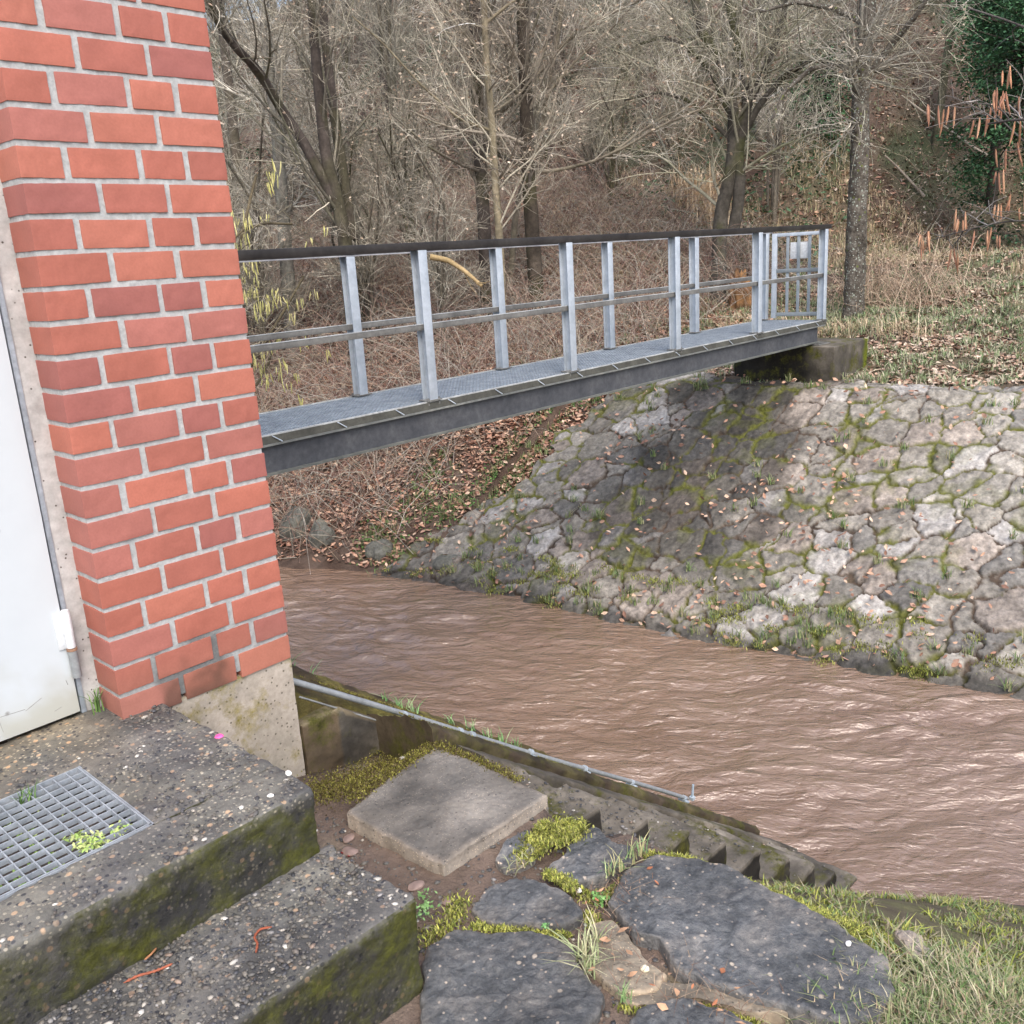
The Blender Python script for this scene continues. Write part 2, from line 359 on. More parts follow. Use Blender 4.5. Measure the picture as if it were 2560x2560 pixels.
# ------------------------------------------------------------------ vegetation helpers
def leaves(P, size, cols, flat=.35, up=None, curl=.25, asp=.55, seed=0):
    r = np.random.default_rng(seed+100); n = len(P)
    th = r.uniform(0, 2*np.pi, n); tl = r.normal(0, flat, (n, 2))
    nz = np.stack([tl[:, 0], tl[:, 1], np.ones(n)], 1) if up is None else up+np.concatenate([tl, r.normal(0, flat, (n, 1))], 1)
    nz /= np.linalg.norm(nz, axis=1)[:, None]
    a = np.stack([np.cos(th), np.sin(th), np.zeros(n)], 1); a -= nz*(a*nz).sum(1)[:, None]; a /= np.linalg.norm(a, axis=1)[:, None]
    b = np.cross(nz, a); s = (size*r.uniform(.6, 1.35, n))[:, None]; cu = s*curl*r.uniform(-1, 1.6, n)[:, None]
    w = s*asp*r.uniform(.7, 1.2, n)[:, None]
    V = np.stack([P-a*s*.5, P-a*s*.1+b*w*.5+nz*cu*.5, P+a*s*.25+b*w*.35+nz*cu*.5, P+a*s*.55+nz*cu*.3, P+a*s*.25-b*w*.35+nz*cu*.5, P-a*s*.1-b*w*.5+nz*cu*.5], 1)
    base = np.arange(n)[:, None]*6
    F = np.concatenate([base+np.array([0, 5, 4, 3]), base+np.array([0, 3, 2, 1])], 0)
    return V.reshape(-1, 3), F, np.repeat(cols, 6, 0)
def pick(r, pal, n, v=.2):
    pal = np.array(pal, float); c = pal[r.integers(0, len(pal), n)]; return c*(1+r.uniform(-v, v, (n, 1)))
def blades(P, L, w, lean, cols, seed=0, dirn=None):
    r = np.random.default_rng(seed+500); n = len(P); th = r.uniform(0, 2*np.pi, n)
    L = L*r.uniform(.5, 1.2, n); le = np.abs(r.normal(0, lean, n)) if dirn is None else lean*r.uniform(.5, 1.2, n)
    h = np.stack([np.cos(th), np.sin(th), np.zeros(n)], 1)
    if dirn is not None: h = h*.5+dirn; h /= np.linalg.norm(h, axis=1)[:, None]
    sd_ = np.stack([-h[:, 1], h[:, 0], np.zeros(n)], 1); up = np.array([0, 0, 1.])
    V = []
    for t in (0, .35, .7, 1):
        c = P+up*(L*np.sin(np.pi/2*np.clip(t*(1-.25*np.minimum(le, 2)), -1, 1))/1.05)[:, None]+h*(L*le*t*t)[:, None]
        ww = (w*(1-t**2)*.5*r.uniform(.8, 1.2, n))[:, None]+.00012
        V += [c-sd_*ww, c+sd_*ww]
    V = np.stack(V, 1); base = np.arange(n)[:, None]*8
    F = np.concatenate([base+np.array([0, 1, 3, 2]), base+np.array([2, 3, 5, 4]), base+np.array([4, 5, 7, 6])], 0)
    return V.reshape(-1, 3), F, np.repeat(cols, 8, 0)
def onG(xy, dz=0): return np.stack([xy[:, 0], xy[:, 1], G(xy[:, 0], xy[:, 1])+dz], 1)
GREEN = [(.1, .17, .05), (.15, .22, .08), (.2, .25, .1), (.24, .26, .13), (.3, .27, .16)]
MOSSC = [(.24, .28, .05), (.36, .38, .09), (.14, .17, .035), (.29, .29, .1), (.1, .1, .03)]
BROWN = [(.42, .24, .16), (.5, .31, .21), (.3, .16, .11), (.6, .43, .31), (.36, .22, .16), (.22, .12, .085)]

# ------------------------------------------------------------------ brick building
bld = thing('brick_building', 'red brick pillar with grey mortar joints and a white metal door beside it', 'building', (0, 0, 0))
C_ = .0833; bed0 = .0633-C_
BP = [(.41, .14, .10), (.45, .155, .108), (.39, .135, .10), (.345, .125, .105), (.41, .155, .125), (.46, .165, .115)]
mb = MB(); r = np.random.default_rng(3)
for k in range(32):
    z0 = bed0+k*C_+.0066; z1 = bed0+(k+1)*C_-.0066
    fr = [(0, .316), (.346, .65), (.679, 1)] if k % 2 == 0 else [(0, .187), (.218, .533), (.563, .768), (.8, 1)]
    if k == 0: z0 = -.02
    for j, (a, b) in enumerate(fr):
        c = np.array(BP[r.integers(0, 6)])*(1+r.uniform(-.06, .06)); x0 = a*.542+(r.uniform(-.002, .002) if j else 0); x1 = b*.542+(r.uniform(-.002, .002) if b < 1 else 0)
        y0 = r.uniform(-.0012, .0012); dep = .132 if j == 0 else .1; tl = r.uniform(-.004, .004)
        lo = np.array([x0, y0, z0+r.uniform(-.0012, .0012)]); hi = np.array([x1, y0+dep, z1+r.uniform(-.0012, .0012)])
        n = 6; v, f = shell([np.linspace(lo[0], hi[0], 26), np.linspace(lo[1], hi[1], 10), np.linspace(lo[2], hi[2], 10)])
        inn = np.clip(v, lo+.0018, hi-.0018); dd = v-inn; nn = dd/np.maximum(np.linalg.norm(dd, axis=1), 1e-9)[:, None]
        v = inn+nn*(.0018+fbm(v*70, k*7+j, 3)[:, None]*.0006+fbm(v*22, k+j, 2)[:, None]*.0004); v[:, 2] += (v[:, 0]-x0)*tl*4
        cc = np.tile(c, (len(v), 1))
        cc = cc*(1+.07*fbm(v*14, k, 3))[:, None]
        soot = sstep(.11, .0, v[:, 2]+.04*fbm(v*20, 5, 3))*sstep(.1, .14, v[:, 0]+.02*vnoise(v*30))*sstep(.36, .3, v[:, 0])
        cc = mixc((0, 0, 0), (1, 1, 1), 1-soot*.75)*cc+np.array([.01, .008, .006])*soot[:, None]
        low = sstep(.2, 0, v[:, 2])*.3; cc = cc*(1-low[:, None])+np.array([.36, .2, .14])*low[:, None]*.9
        mb.add(v, f, cc)
    # side wall towards the stream
    y = .112 if k % 2 else .2
    for j in range(10):
        c = np.array(BP[r.integers(0, 6)])*(1+r.uniform(-.1, .1)); L = .172
        if y < 1.68: mb.box((.442, y, z0), (.542+r.uniform(-.001, .001), min(y+L, 1.75), z1), c, bev=.003)
        y += L+.012
    # wall left of the door
    x = -.86
    for j in range(4):
        c = np.array(BP[r.integers(0, 6)])*(1+r.uniform(-.1, .1))
        mb.box((x-.172, -.0, z0), (x, .1, z1), c, bev=.003); x -= .184
mb.build('brickwork', M_BRICK, bld)
mb = MB()
def mortar_sheet(lo, hi, seed):
    v, f = rough_block(lo, hi, .008, .002, .0011, 60, seed, .0006, 12)
    zz = v[:, 2]+.0; st = sstep(.19, .09, v[:, 2]+.03*fbm(v*12, 4, 3))*sstep(.09, .13, v[:, 0])*sstep(.36, .28, v[:, 0])+.35*sstep(.3, .0, v[:, 2]); st = np.clip(st, 0, 1)
    c = np.ones((len(v), 3))*(1-.62*st[:, None]); mb.add(v, f, c)
mortar_sheet((.0035, .0042, bed0+.02), (.5385, .13, 2.64), 1)
mb.box((.06, .1, 0), (.5385, 1.75, 2.64)); mb.box((-1.6, .004, 0), (-.864, .1, 2.64))
mb.build('mortar', M_MORTAR, bld)
mb = MB(); v, f = rough_block((.0, .006, -1.2), (.545, 1.76, -.014), .02, .006, .0015, 25, 3, .003, 5); mb.add(v, f); mb.build('plinth', M_CONC, bld)
mb = MB(); v, f = rough_block((-.045, .132, -.01), (.06, .22, 2.2), .012, .004, .002, 30, 6, .003, 6); mb.add(v, f); mb.build('render_reveal', M_RENDER, bld)
mb = MB(); mb.box((-.99, .16, 1.98), (.06, .4, 2.64)); mb.box((-1.6, .3, -.3), (-.87, 1.75, 2.64)); mb.box((-.87, 1.7, -.3), (.1, 1.75, 2.64)); mb.build('inner_wall', M_RENDER, bld)
mb = MB(); mb.box((-.058, .128, .0), (-.044, .2, 1.95), bev=.002); mb.box((-.9, .128, 1.95), (-.044, .2, 1.98)); mb.box((-.92, .128, 0), (-.9, .2, 1.98)); mb.build('door_frame', M_FRAME, bld)
mb = MB(); v, f = rough_block((-.895, .118, .012), (-.064, .155, 1.945), .015, .003, .0002, 8, 2, .0006, 3); gr = sstep(.22, .01, v[:, 2]+.12*fbm(v*9, 4, 4)); mb.add(v, f, 1-gr[:, None]*np.array([.22, .26, .36])); door = mb.build('door', M_DOOR, bld)
for pts in ([(-.40, .06), (-.33, .075), (-.27, .079), (-.2, .075)], [(-.262, .035), (-.268, .085)], [(-.2, .07), (-.155, .09)], [(-.083, .10), (-.086, .115)], [(-.11, .045), (-.13, .04)]):
    P = np.array([(x, .1178, z) for x, z in pts]); MB().tube(P, .0006, 4, (.25, .24, .23)).build('scuff_mark', M_TWIG, door)
hg = MB(); hx, hy = -.058, .108
hg.tube([(hx, hy, .205), (hx, hy, .305), (hx, hy, .312)], [.0115, .0125, .010], 16, (1.2, 1.2, 1.2)).box((-.088, .113, .203), (-.067, .1175, .308), (1.25, 1.25, 1.25), bev=.002)
hg.build('hinge', M_WHITE, door)
MB().tube([(hx, hy, .196), (hx, hy, .203)], .0138, 16).build('washer', mat('rusty_washer', (.3, .18, .12)), door)
MB().tube([(hx, hy, .118), (hx, hy, .195)], .0125, 16).build('hinge', M_PIPE, door)

# ------------------------------------------------------------------ entrance steps
def pebbles(mb, n, x0, x1, y0, y1, z, smin, smax, r, m=1, keep=None):
    P = np.stack([r.uniform(x0, x1, n), r.uniform(y0, y1, n)], 1)
    if keep is not None: P = P[keep(P)]
    n = len(P); s = smin+(smax-smin)*r.uniform(0, 1, n)**3
    ico = np.array([[0, 0, 1], [.894, 0, .447], [.276, .851, .447], [-.724, .526, .447], [-.724, -.526, .447], [.276, -.851, .447], [.724, .526, -.447], [-.276, .851, -.447], [-.894, 0, -.447], [-.276, -.851, -.447], [.724, -.526, -.447]])
    fc = np.array([[0, 1, 2], [0, 2, 3], [0, 3, 4], [0, 4, 5], [0, 5, 1], [1, 6, 2], [2, 7, 3], [3, 8, 4], [4, 9, 5], [5, 10, 1], [2, 6, 7], [3, 7, 8], [4, 8, 9], [5, 9, 10], [1, 10, 6]])
    th = r.uniform(0, 6.28, n); cx, sx = np.cos(th), np.sin(th); el = r.uniform(.8, 1.9, n)
    v = ico[None]*r.uniform(.85, 1.15, (n, 11, 1)); v = v*s[:, None, None]; v[:, :, 0] *= el[:, None]; v[:, :, 2] *= .55
    X = v[:, :, 0]*cx[:, None]-v[:, :, 1]*sx[:, None]; Y = v[:, :, 0]*sx[:, None]+v[:, :, 1]*cx[:, None]
    zz = z(P[:, 0], P[:, 1]) if callable(z) else z
    V = np.stack([X+P[:, 0:1], Y+P[:, 1:2], v[:, :, 2]+np.broadcast_to(zz, n)[:, None]+(s*.12)[:, None]], -1)
    F = (fc[None]+np.arange(n)[:, None, None]*11).reshape(-1, 3)
    c = pick(r, [(.1, .097, .09), (.14, .13, .11), (.075, .075, .078), (.17, .155, .13), (.12, .115, .105), (.13, .115, .1), (.06, .062, .068)], n)
    big = (s > smin+.35*(smax-smin)) & (r.random(n) < .12); c[big] = pick(r, [(.5, .48, .43), (.24, .18, .14), (.38, .35, .3), (.26, .25, .24)], int(big.sum()))
    mb.add(V.reshape(-1, 3), F, np.repeat(c, 11, 0), m)
steps = thing('entrance_steps', 'two dark mossy exposed aggregate concrete steps below the white door', 'steps', (0, -.5, -.36))
r = np.random.default_rng(5)
GA = (-.80, -.185); GB = (-.555, -.16)   # drain pit x, y
mb = MB()
for lo, hi, sd_ in (((-1.5, -.715, -.34), (.125, GB[0], 0), 1), ((-1.5, GB[1], -.34), (.118, .14, 0), 2), ((GA[1], GB[0], -.34), (.12, GB[1], 0), 3), ((-1.5, GB[0], -.34), (GA[0], GB[1], 0), 4)):
    v, f = rough_block(lo, hi, .0065, .008 if sd_ == 1 else .003, .0028, 38, 8, .003, 7)
    # keep inner seams flush
    mud = sstep(-.34, .0, v[:, 1])*sstep(.0, -.15, v[:, 0])*sstep(-.02, -.001, v[:, 2])*.8; mud = np.clip(mud+mud*.6*fbm(v*7, 3, 3), 0, 1)
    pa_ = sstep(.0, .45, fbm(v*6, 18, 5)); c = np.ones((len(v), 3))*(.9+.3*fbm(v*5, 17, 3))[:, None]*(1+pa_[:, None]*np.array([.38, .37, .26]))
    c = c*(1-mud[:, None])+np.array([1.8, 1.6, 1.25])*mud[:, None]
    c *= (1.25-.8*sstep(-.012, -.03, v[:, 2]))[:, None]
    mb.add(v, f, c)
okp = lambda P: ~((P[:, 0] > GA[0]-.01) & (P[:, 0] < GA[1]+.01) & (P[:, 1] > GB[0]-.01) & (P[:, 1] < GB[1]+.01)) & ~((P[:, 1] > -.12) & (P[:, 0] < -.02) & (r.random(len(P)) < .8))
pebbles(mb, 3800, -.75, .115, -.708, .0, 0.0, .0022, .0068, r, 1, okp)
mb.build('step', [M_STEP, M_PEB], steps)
mb = MB(); v, f = rough_block((-1.5, -1.012, -.55), (.155, -.70, -.175), .0065, .009, .003, 38, 28, .004, 6)
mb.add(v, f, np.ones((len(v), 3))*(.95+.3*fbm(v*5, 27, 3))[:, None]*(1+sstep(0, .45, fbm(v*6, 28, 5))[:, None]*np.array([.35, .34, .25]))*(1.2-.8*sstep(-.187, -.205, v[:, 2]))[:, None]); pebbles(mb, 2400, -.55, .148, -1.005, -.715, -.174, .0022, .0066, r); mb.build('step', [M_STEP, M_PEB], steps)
MB().box((GA[0], GB[0], -.34), (GA[1], GB[1], -.085), (.12, .1, .09)).build('drain_pit', M_GROUND, steps)
# grating over the drain
gt = thing('drain_grating', 'galvanised steel foot grating set in the top step before the white door', 'grating', (-.49, -.36, 0))
mb = MB(); x0, x1, y0, y1 = GA[0]+.006, GA[1]-.006, GB[0]+.006, GB[1]-.006
k = 0
nx = 19; ny = 12
for i in range(1, nx): x = x0+(x1-x0)*i/nx; mb.box((x-.0014, y0, -.011), (x+.0014, y1, .001))
for j in range(1, ny): y = y0+(y1-y0)*j/ny; mb.box((x0, y-.0014, -.011), (x1, y+.0014, .0016))
mb.build('mesh_bars', M_GRATE, gt)
mb = MB(); mb.box((x0, y0, -.03), (x1, y0+.004, .003)); mb.box((x0, y1-.004, -.03), (x1, y1, .003)); mb.box((x0, y0, -.03), (x0+.004, y1, .0035)); mb.box((x1-.004, y0, -.03), (x1, y1, .0035))
mb.box((x0-.005, y0-.005, -.03), (x1+.005, y0-.002, .002)); mb.box((x1+.002, y0-.005, -.03), (x1+.005, y1+.005, .0022)); mb.build('rim', M_GRATE, gt)
def weeds(name, label, cat, P, size, n, pal, seed, group=None, flat=.7):
    r = np.random.default_rng(seed); P = np.asarray(P, float); c = P[:, None, :]+r.normal(0, 1, (len(P), n, 3))*np.array([size, size, size*.35]); c[:, :, 2] = np.maximum(c[:, :, 2], P[:, 2:3]-.002)
    c = c.reshape(-1, 3); v, f, cc = leaves(c, .011, pick(r, pal, len(c)), flat, seed=seed)
    o = MB().add(v, f, cc).build(name, M_LEAF, loc=P.mean(0)); return tag(o, label, cat, group)
LG = [(.2, .34, .08), (.3, .45, .13), (.14, .26, .06), (.36, .45, .18)]
r = np.random.default_rng(8)
wp = [np.append(onz(u, v, -.03)[:2], -.03) for u, v in [(40, 2170), (60, 2200), (95, 2135), (110, 2190), (30, 2110), (70, 2100), (140, 2160), (25, 2210), (90, 2105), (130, 2130), (150, 2090), (165, 2030), (100, 2020), (60, 2080), (20, 2060), (95, 2235), (45, 2225)]]
weeds('weeds', 'light green seedlings growing up through the cells of the foot grating', 'weeds', wp, .009, 16, LG, 4)
wp = [np.append(onz(u, v, 0)[:2], -.002+.006*r.random()) for u, v in [(200, 2085), (225, 2098), (240, 2110), (215, 2110), (190, 2100), (255, 2105), (300, 2072), (205, 2120)]]
weeds('weeds', 'yellow green clump of seedlings spilling over the front edge of the foot grating', 'weeds', wp, .011, 30, [(.4, .5, .16), (.3, .44, .12), (.48, .55, .22)], 5)
def tuft(name, label, P, n, L, w, lean, pal, seed, spread=.01, cat='grass tuft', group=None):
    r = np.random.default_rng(seed); P = np.asarray(P, float).reshape(-1, 3)
    p = np.repeat(P, n, 0)+np.concatenate([r.normal(0, spread, (len(P)*n, 2)), np.zeros((len(P)*n, 1))], 1)
    v, f, c = blades(p, L, w, lean, pick(r, pal, len(p)), seed); o = MB().add(v, f, c).build(name, M_LEAF, loc=P.mean(0)); return tag(o, label, cat, group)
DG = [(.1, .2, .05), (.16, .28, .08), (.08, .15, .04)]
tuft('grass_tuft', 'small green grass tuft in the corner between door hinge and brick pillar', [(-.025, .1, 0)], 16, .075, .0045, .5, DG, 1, .006)
tuft('grass_tuft', 'dark green grass tuft at the back edge of the foot grating', [np.append(onz(50, 2000, 0)[:2], -.01), np.append(onz(75, 1992, 0)[:2], -.01)], 9, .035, .004, .9, DG, 2, .004)

# small finds on the steps
def wcatkin(name, label, pts, z, rad, col, seed, group=None):
    P = np.array([onz(u, v, z) for u, v in pts]); P[:, 2] = z+rad*.8
    t = np.linspace(0, 1, 22); s = np.linspace(0, 1, len(P)); Q = np.stack([np.interp(t, s, P[:, k]) for k in range(3)], 1)
    for _ in range(2): Q[1:-1] = (Q[:-2]+Q[1:-1]*2+Q[2:])/4
    R = rad*(.75+.25*np.sin(t*60+seed))*np.minimum(1, np.minimum(t, 1-t)*9+.35)
    o = MB().tube(Q, R, 7, col).build(name, M_TWIG, loc=P.mean(0)); return tag(o, label, 'catkin', group)
wcatkin('fallen_catkin', 'S-shaped reddish fallen catkin in the middle of the lower step', [(680, 2320), (650, 2325), (635, 2345), (645, 2362), (640, 2385)], -.172, .0034, (.3, .09, .05), 1)
wcatkin('fallen_catkin', 'long reddish fallen catkin lying nearest the riser on the lower step', [(310, 2460), (345, 2442), (385, 2432), (410, 2422), (432, 2412)], -.172, .0036, (.3, .1, .06), 2)
wcatkin('fallen_catkin', 'short tan fallen bud against the riser on the lower step', [(362, 2402), (378, 2388), (392, 2372)], -.172, .0028, (.42, .2, .1), 3)
wcatkin('fallen_catkin', 'tiny red twig lying on the mud to the right of the upper step', [(848, 2130), (862, 2136), (875, 2143)], -.40, .002, (.25, .03, .03), 4)
def stone(name, label, c, s, col, seed, cat='pebble', m=None, flat=.5):
    v, f = shell([np.linspace(-1, 1, 9)]*3); v /= np.linalg.norm(v, axis=1)[:, None]; v *= np.array([s, s*.7, s*flat])*(1+.15*fbm(v*1.5+seed, seed, 2))[:, None]
    a = seed*1.3; v[:, :2] = v[:, :2]@np.array([[math.cos(a), math.sin(a)], [-math.sin(a), math.cos(a)]])
    o = MB().add(v+np.array(c), f, col).build(name, m or M_PEB, loc=c); return tag(o, label, cat)
q = onz(722, 1936, 0); stone('pebble', 'smooth white oval pebble near the right front corner of the upper step', (q[0], q[1], .003), .0105, (.85, .84, .8), 1)
q = onz(676, 1990, 0); stone('pebble', 'rough white pebble embedded in the upper step below the smooth white one', (q[0], q[1], .001), .008, (.75, .74, .7), 2)
q = onz(548, 1842, 0); tag(MB().tube([(q[0]-.0001, q[1], .001), (q[0], q[1], .0045)], [.012, .009], 12).build('paint_spot', M_PINK, loc=q), 'bright pink marking spot on the edge of the upper step beside the brick plinth', 'marking')
q = onz(545, 1843, .005); 

# ------------------------------------------------------------------ flagstones, slab
def polystone(name, label, px, z, th, mt, seed, amp=.006, cat='flagstone', rough_edge=.006, slope=None, tint=(1, 1, 1), rnd=.012, sm=7):
    P = np.array([onz(u, v, z)[:2] for u, v in px]); n = len(P)
    t = np.linspace(0, n, n*22, endpoint=False); i = t.astype(int); fr = (t-i)[:, None]
    O = P[i % n]*(1-fr)+P[(i+1) % n]*fr
    for _ in range(sm): O = (np.roll(O, 1, 0)+O*2+np.roll(O, -1, 0))/4
    c = O.mean(0); d = O-c; L = np.linalg.norm(d, axis=1)[:, None]; k = fbm(np.concatenate([O*30, np.full((len(O), 1), seed)], 1), seed, 3)[:, None]
    O = O+d/L*k*rough_edge; d = O-c; L = np.linalg.norm(d, axis=1)[:, None]; m = len(O)
    V = []; rings = [0.0]+list(np.linspace(.02, .94, 34))+[.965, .985, .997, 1.0, 1.004, 1.0]
    zs = [0]*(35)+[-.0006, -.0022, -.0052, -rnd, -th*.6, -th]
    for j, (a, dz) in enumerate(zip(rings, zs)):
        p = c+d*a; zz = np.full(m, z+dz); kk = fbm(np.concatenate([p*9, np.zeros((m, 1))], 1), seed, 4)*amp+np.abs(fbm(np.concatenate([p*34, np.zeros((m, 1))], 1), seed+5, 3))*amp*.7
        if dz > -rnd*1.1: zz = zz+kk
        V.append(np.concatenate([p, zz[:, None]], 1))
    V = np.concatenate(V); idx = np.arange(len(V)).reshape(len(rings), m); rr = np.roll(idx, -1, 1)
    F = np.stack([idx[:-1], idx[1:], rr[1:], rr[:-1]], -1).reshape(-1, 4)
    col = np.ones((len(V), 3))*(1.12+.45*fbm(V*6, seed+3, 3))[:, None]*np.array(tint)*np.array([1.3, 1.2, 1.12])
    edge = np.concatenate([np.full(m, a) for a in rings]); e = sstep(.9, 1, edge+.05*fbm(V*15, 4, 2)); col = col*(1+.5*e[:, None]*np.array([1.1, .9, .7]))
    o = MB().add(V, F, col).build(name, mt, loc=(c[0], c[1], z)); return tag(o, label, cat)
FZ = -.398
polystone('flagstone', 'large dark blue-grey flagstone, biggest of the paving, beside the mossy bank edge', [(1515, 2250), (1560, 2180), (1625, 2132), (1740, 2140), (1830, 2172), (1950, 2230), (2110, 2318), (2222, 2395), (2236, 2470), (2205, 2548), (2100, 2556), (1980, 2515), (1880, 2490), (1750, 2445), (1690, 2420), (1645, 2345), (1590, 2330), (1555, 2290)], FZ+.012, .08, M_FLAG, 1)
polystone('flagstone', 'four-cornered dark flagstone below the yellow moss clump beside the stair head', [(1368, 2168), (1400, 2140), (1440, 2100), (1470, 2068), (1500, 2075), (1540, 2105), (1590, 2118), (1580, 2148), (1500, 2190), (1435, 2208), (1405, 2190)], FZ+.008, .07, M_FLAG, 2)
polystone('flagstone', 'small lens-shaped dark flagstone in front of the square concrete slab', [(1178, 2268), (1215, 2215), (1285, 2188), (1370, 2213), (1435, 2245), (1462, 2288), (1400, 2310), (1290, 2308), (1205, 2292)], FZ+.004, .06, M_FLAG, 3)
polystone('flagstone', 'broad dark flagstone at the bottom of the picture beside the lower step', [(1062, 2372), (1130, 2318), (1290, 2326), (1375, 2336), (1442, 2372), (1452, 2420), (1512, 2490), (1475, 2560), (1420, 2660), (1250, 2760), (1080, 2700), (1045, 2600), (1050, 2480)], FZ+.004, .07, M_FLAG, 4)
polystone('flagstone', 'dark flagstone cut by the bottom edge of the picture, right of the broad one', [(1550, 2580), (1600, 2520), (1680, 2500), (1790, 2510), (1880, 2548), (1900, 2640), (1850, 2740), (1600, 2740)], FZ+.002, .07, M_FLAG, 5)
polystone('flagstone', 'pale mossy flagstone sunk between the two largest dark flagstones', [(1478, 2310), (1530, 2300), (1575, 2345), (1630, 2410), (1668, 2440), (1640, 2475), (1560, 2490), (1520, 2470), (1468, 2410)], FZ-.006, .05, M_SLAB, 6, tint=(.8, .8, .72))
polystone('flagstone', 'low pale flagstone along the bottom edge of the largest flagstone', [(1555, 2500), (1640, 2452), (1750, 2462), (1880, 2505), (1980, 2535), (1890, 2535), (1780, 2495), (1650, 2490), (1590, 2512)], FZ-.006, .05, M_SLAB, 7, tint=(.75, .75, .68))
polystone('rock', 'small dark rock wedged between the square slab and the yellow moss clump', [(1235, 2145), (1265, 2100), (1310, 2075), (1345, 2075), (1362, 2100), (1330, 2140), (1270, 2165)], FZ+.01, .06, M_FLAG, 8, amp=.012, cat='rock', rnd=.02)
polystone('rock', 'grey rock poking out of the moss right of the largest flagstone', [(2230, 2330), (2290, 2345), (2340, 2385), (2345, 2410), (2300, 2415), (2255, 2380)], FZ-.02, .06, M_SLAB, 9, amp=.014, cat='rock', rnd=.02)
polystone('concrete_slab', 'square raised concrete slab at the head of the stream stairs', [(865, 2035), (905, 2000), (990, 1930), (1085, 1863), (1180, 1900), (1280, 1945), (1370, 1985), (1280, 2050), (1190, 2108), (1108, 2160), (1040, 2128), (950, 2080)], -.36, .11, M_SLAB, 10, amp=.004, cat='slab', rough_edge=.004, rnd=.004, sm=1, tint=(.62, .67, .7))
q = onz(1005, 1895, -.355); stone('pebble', 'flat pale lichen-covered stone chip on the back of the square slab', (q[0], q[1], -.356), .014, (.42, .4, .33), 3, flat=.15)
q = onz(1612, 2425, FZ); stone('pebble', 'yellowish white pebble in the joint at the left corner of the largest flagstone', (q[0], q[1], FZ+.004), .0105, (.8, .74, .55), 4, flat=.8)
q = onz(2120, 2375, FZ); stone('pebble', 'white pebble lying on the right part of the largest flagstone', (q[0], q[1], FZ+.018), .0085, (.85, .84, .82), 5)
q = onz(1447, 2228, FZ); stone('pebble', 'small white pebble by the point of the lens-shaped flagstone', (q[0], q[1], FZ+.003), .0085, (.8, .76, .72), 6, flat=.8)

# ------------------------------------------------------------------ stream stairs with cheeks
st = thing('stream_stairs', 'narrow mossy concrete stairs going down to the brown stream', 'stairs', (1.8, -.5, -1.2))
for i in range(9):
    xn = 1.07+.252*i; z = -.5-.18*i
    x0 = xn-.262 if i else .80
    v, f = rough_block((x0, -.80+.004*math.sin(i), z-.34), (xn, -.42, z), .011, .008, .004, 30, 40+i, .006, 6)
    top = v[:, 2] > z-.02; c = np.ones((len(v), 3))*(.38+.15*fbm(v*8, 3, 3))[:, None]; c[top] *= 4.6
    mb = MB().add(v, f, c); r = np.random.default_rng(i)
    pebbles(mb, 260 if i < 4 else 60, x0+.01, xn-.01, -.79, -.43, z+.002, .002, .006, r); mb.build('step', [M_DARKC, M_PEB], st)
# sloping ramp beside the steps and the kerb, following the pitch
def sloped(xa, xb, prof, res=.02, amp=.004, seed=1, sc=22):
    """prof: list of (y, dz above nosing line)"""
    X = np.arange(xa, xb+res, res); pr_ = []
    for (a, b) in zip(prof[:-1], prof[1:]):
        n = max(2, int(math.hypot(b[0]-a[0], b[1]-a[1])/res)+1)
        for t in np.linspace(0, 1, n, endpoint=False): pr_.append((a[0]+(b[0]-a[0])*t, a[1]+(b[1]-a[1])*t))
    pr_.append(prof[-1]); pr_ = np.array(pr_); m = len(pr_)
    V = np.stack([np.repeat(X, m), np.tile(pr_[:, 0], len(X)), np.repeat(nose(X), m)+np.tile(pr_[:, 1], len(X))], 1)
    V += fbm(V*sc, seed, 3)[:, None]*amp*np.array([.3, .7, 1])
    idx = np.arange(len(V)).reshape(len(X), m); F = np.stack([idx[:-1, :-1], idx[1:, :-1], idx[1:, 1:], idx[:-1, 1:]], -1).reshape(-1, 4)
    caps = [idx[0], idx[-1]]
    return V, F, caps
V, F, caps = sloped(.93, 3.22, [(-.44, -.5), (-.44, .0), (-.43, .008), (-.30, .004), (-.292, -.02), (-.292, -.5)], .014, .003, 50, 26)
mb = MB().add(V, F, np.ones((len(V), 3))*(1.5+.5*fbm(V*7, 31, 3))[:, None]*np.array([1, .98, .95]))
for cp in caps:
    vv = V[cp]; mb.add(np.vstack([vv, vv.mean(0)]), [[a, (a+1) % len(cp), len(cp)] for a in range(len(cp))], (1, 1, 1))
mb.build('ramp', M_DARKC, st)
V, F, caps = sloped(.84, 3.0, [(-.294, -.4), (-.294, .035), (-.27, .05), (-.12, .03), (-.02, -.005), (.05, -.02), (.05, -.5)], .014, .006, 51, 24)
mg = np.clip(sstep(-.28, -.2, V[:, 1])*.9+.3*fbm(V*9, 6, 3)+.1, 0, 1)
c = mixc((.6, .5, .42), (2.2, 2.4, .7), mg*np.clip(.6+.6*fbm(V*14, 8, 3), 0, 1))
mb = MB().add(V, F, c)
for cp in caps:
    vv = V[cp]; mb.add(np.vstack([vv, vv.mean(0)]), [[a, (a+1) % len(cp), len(cp)] for a in range(len(cp))], c[cp[0]])
mb.build('cheek', M_DARKC, st)
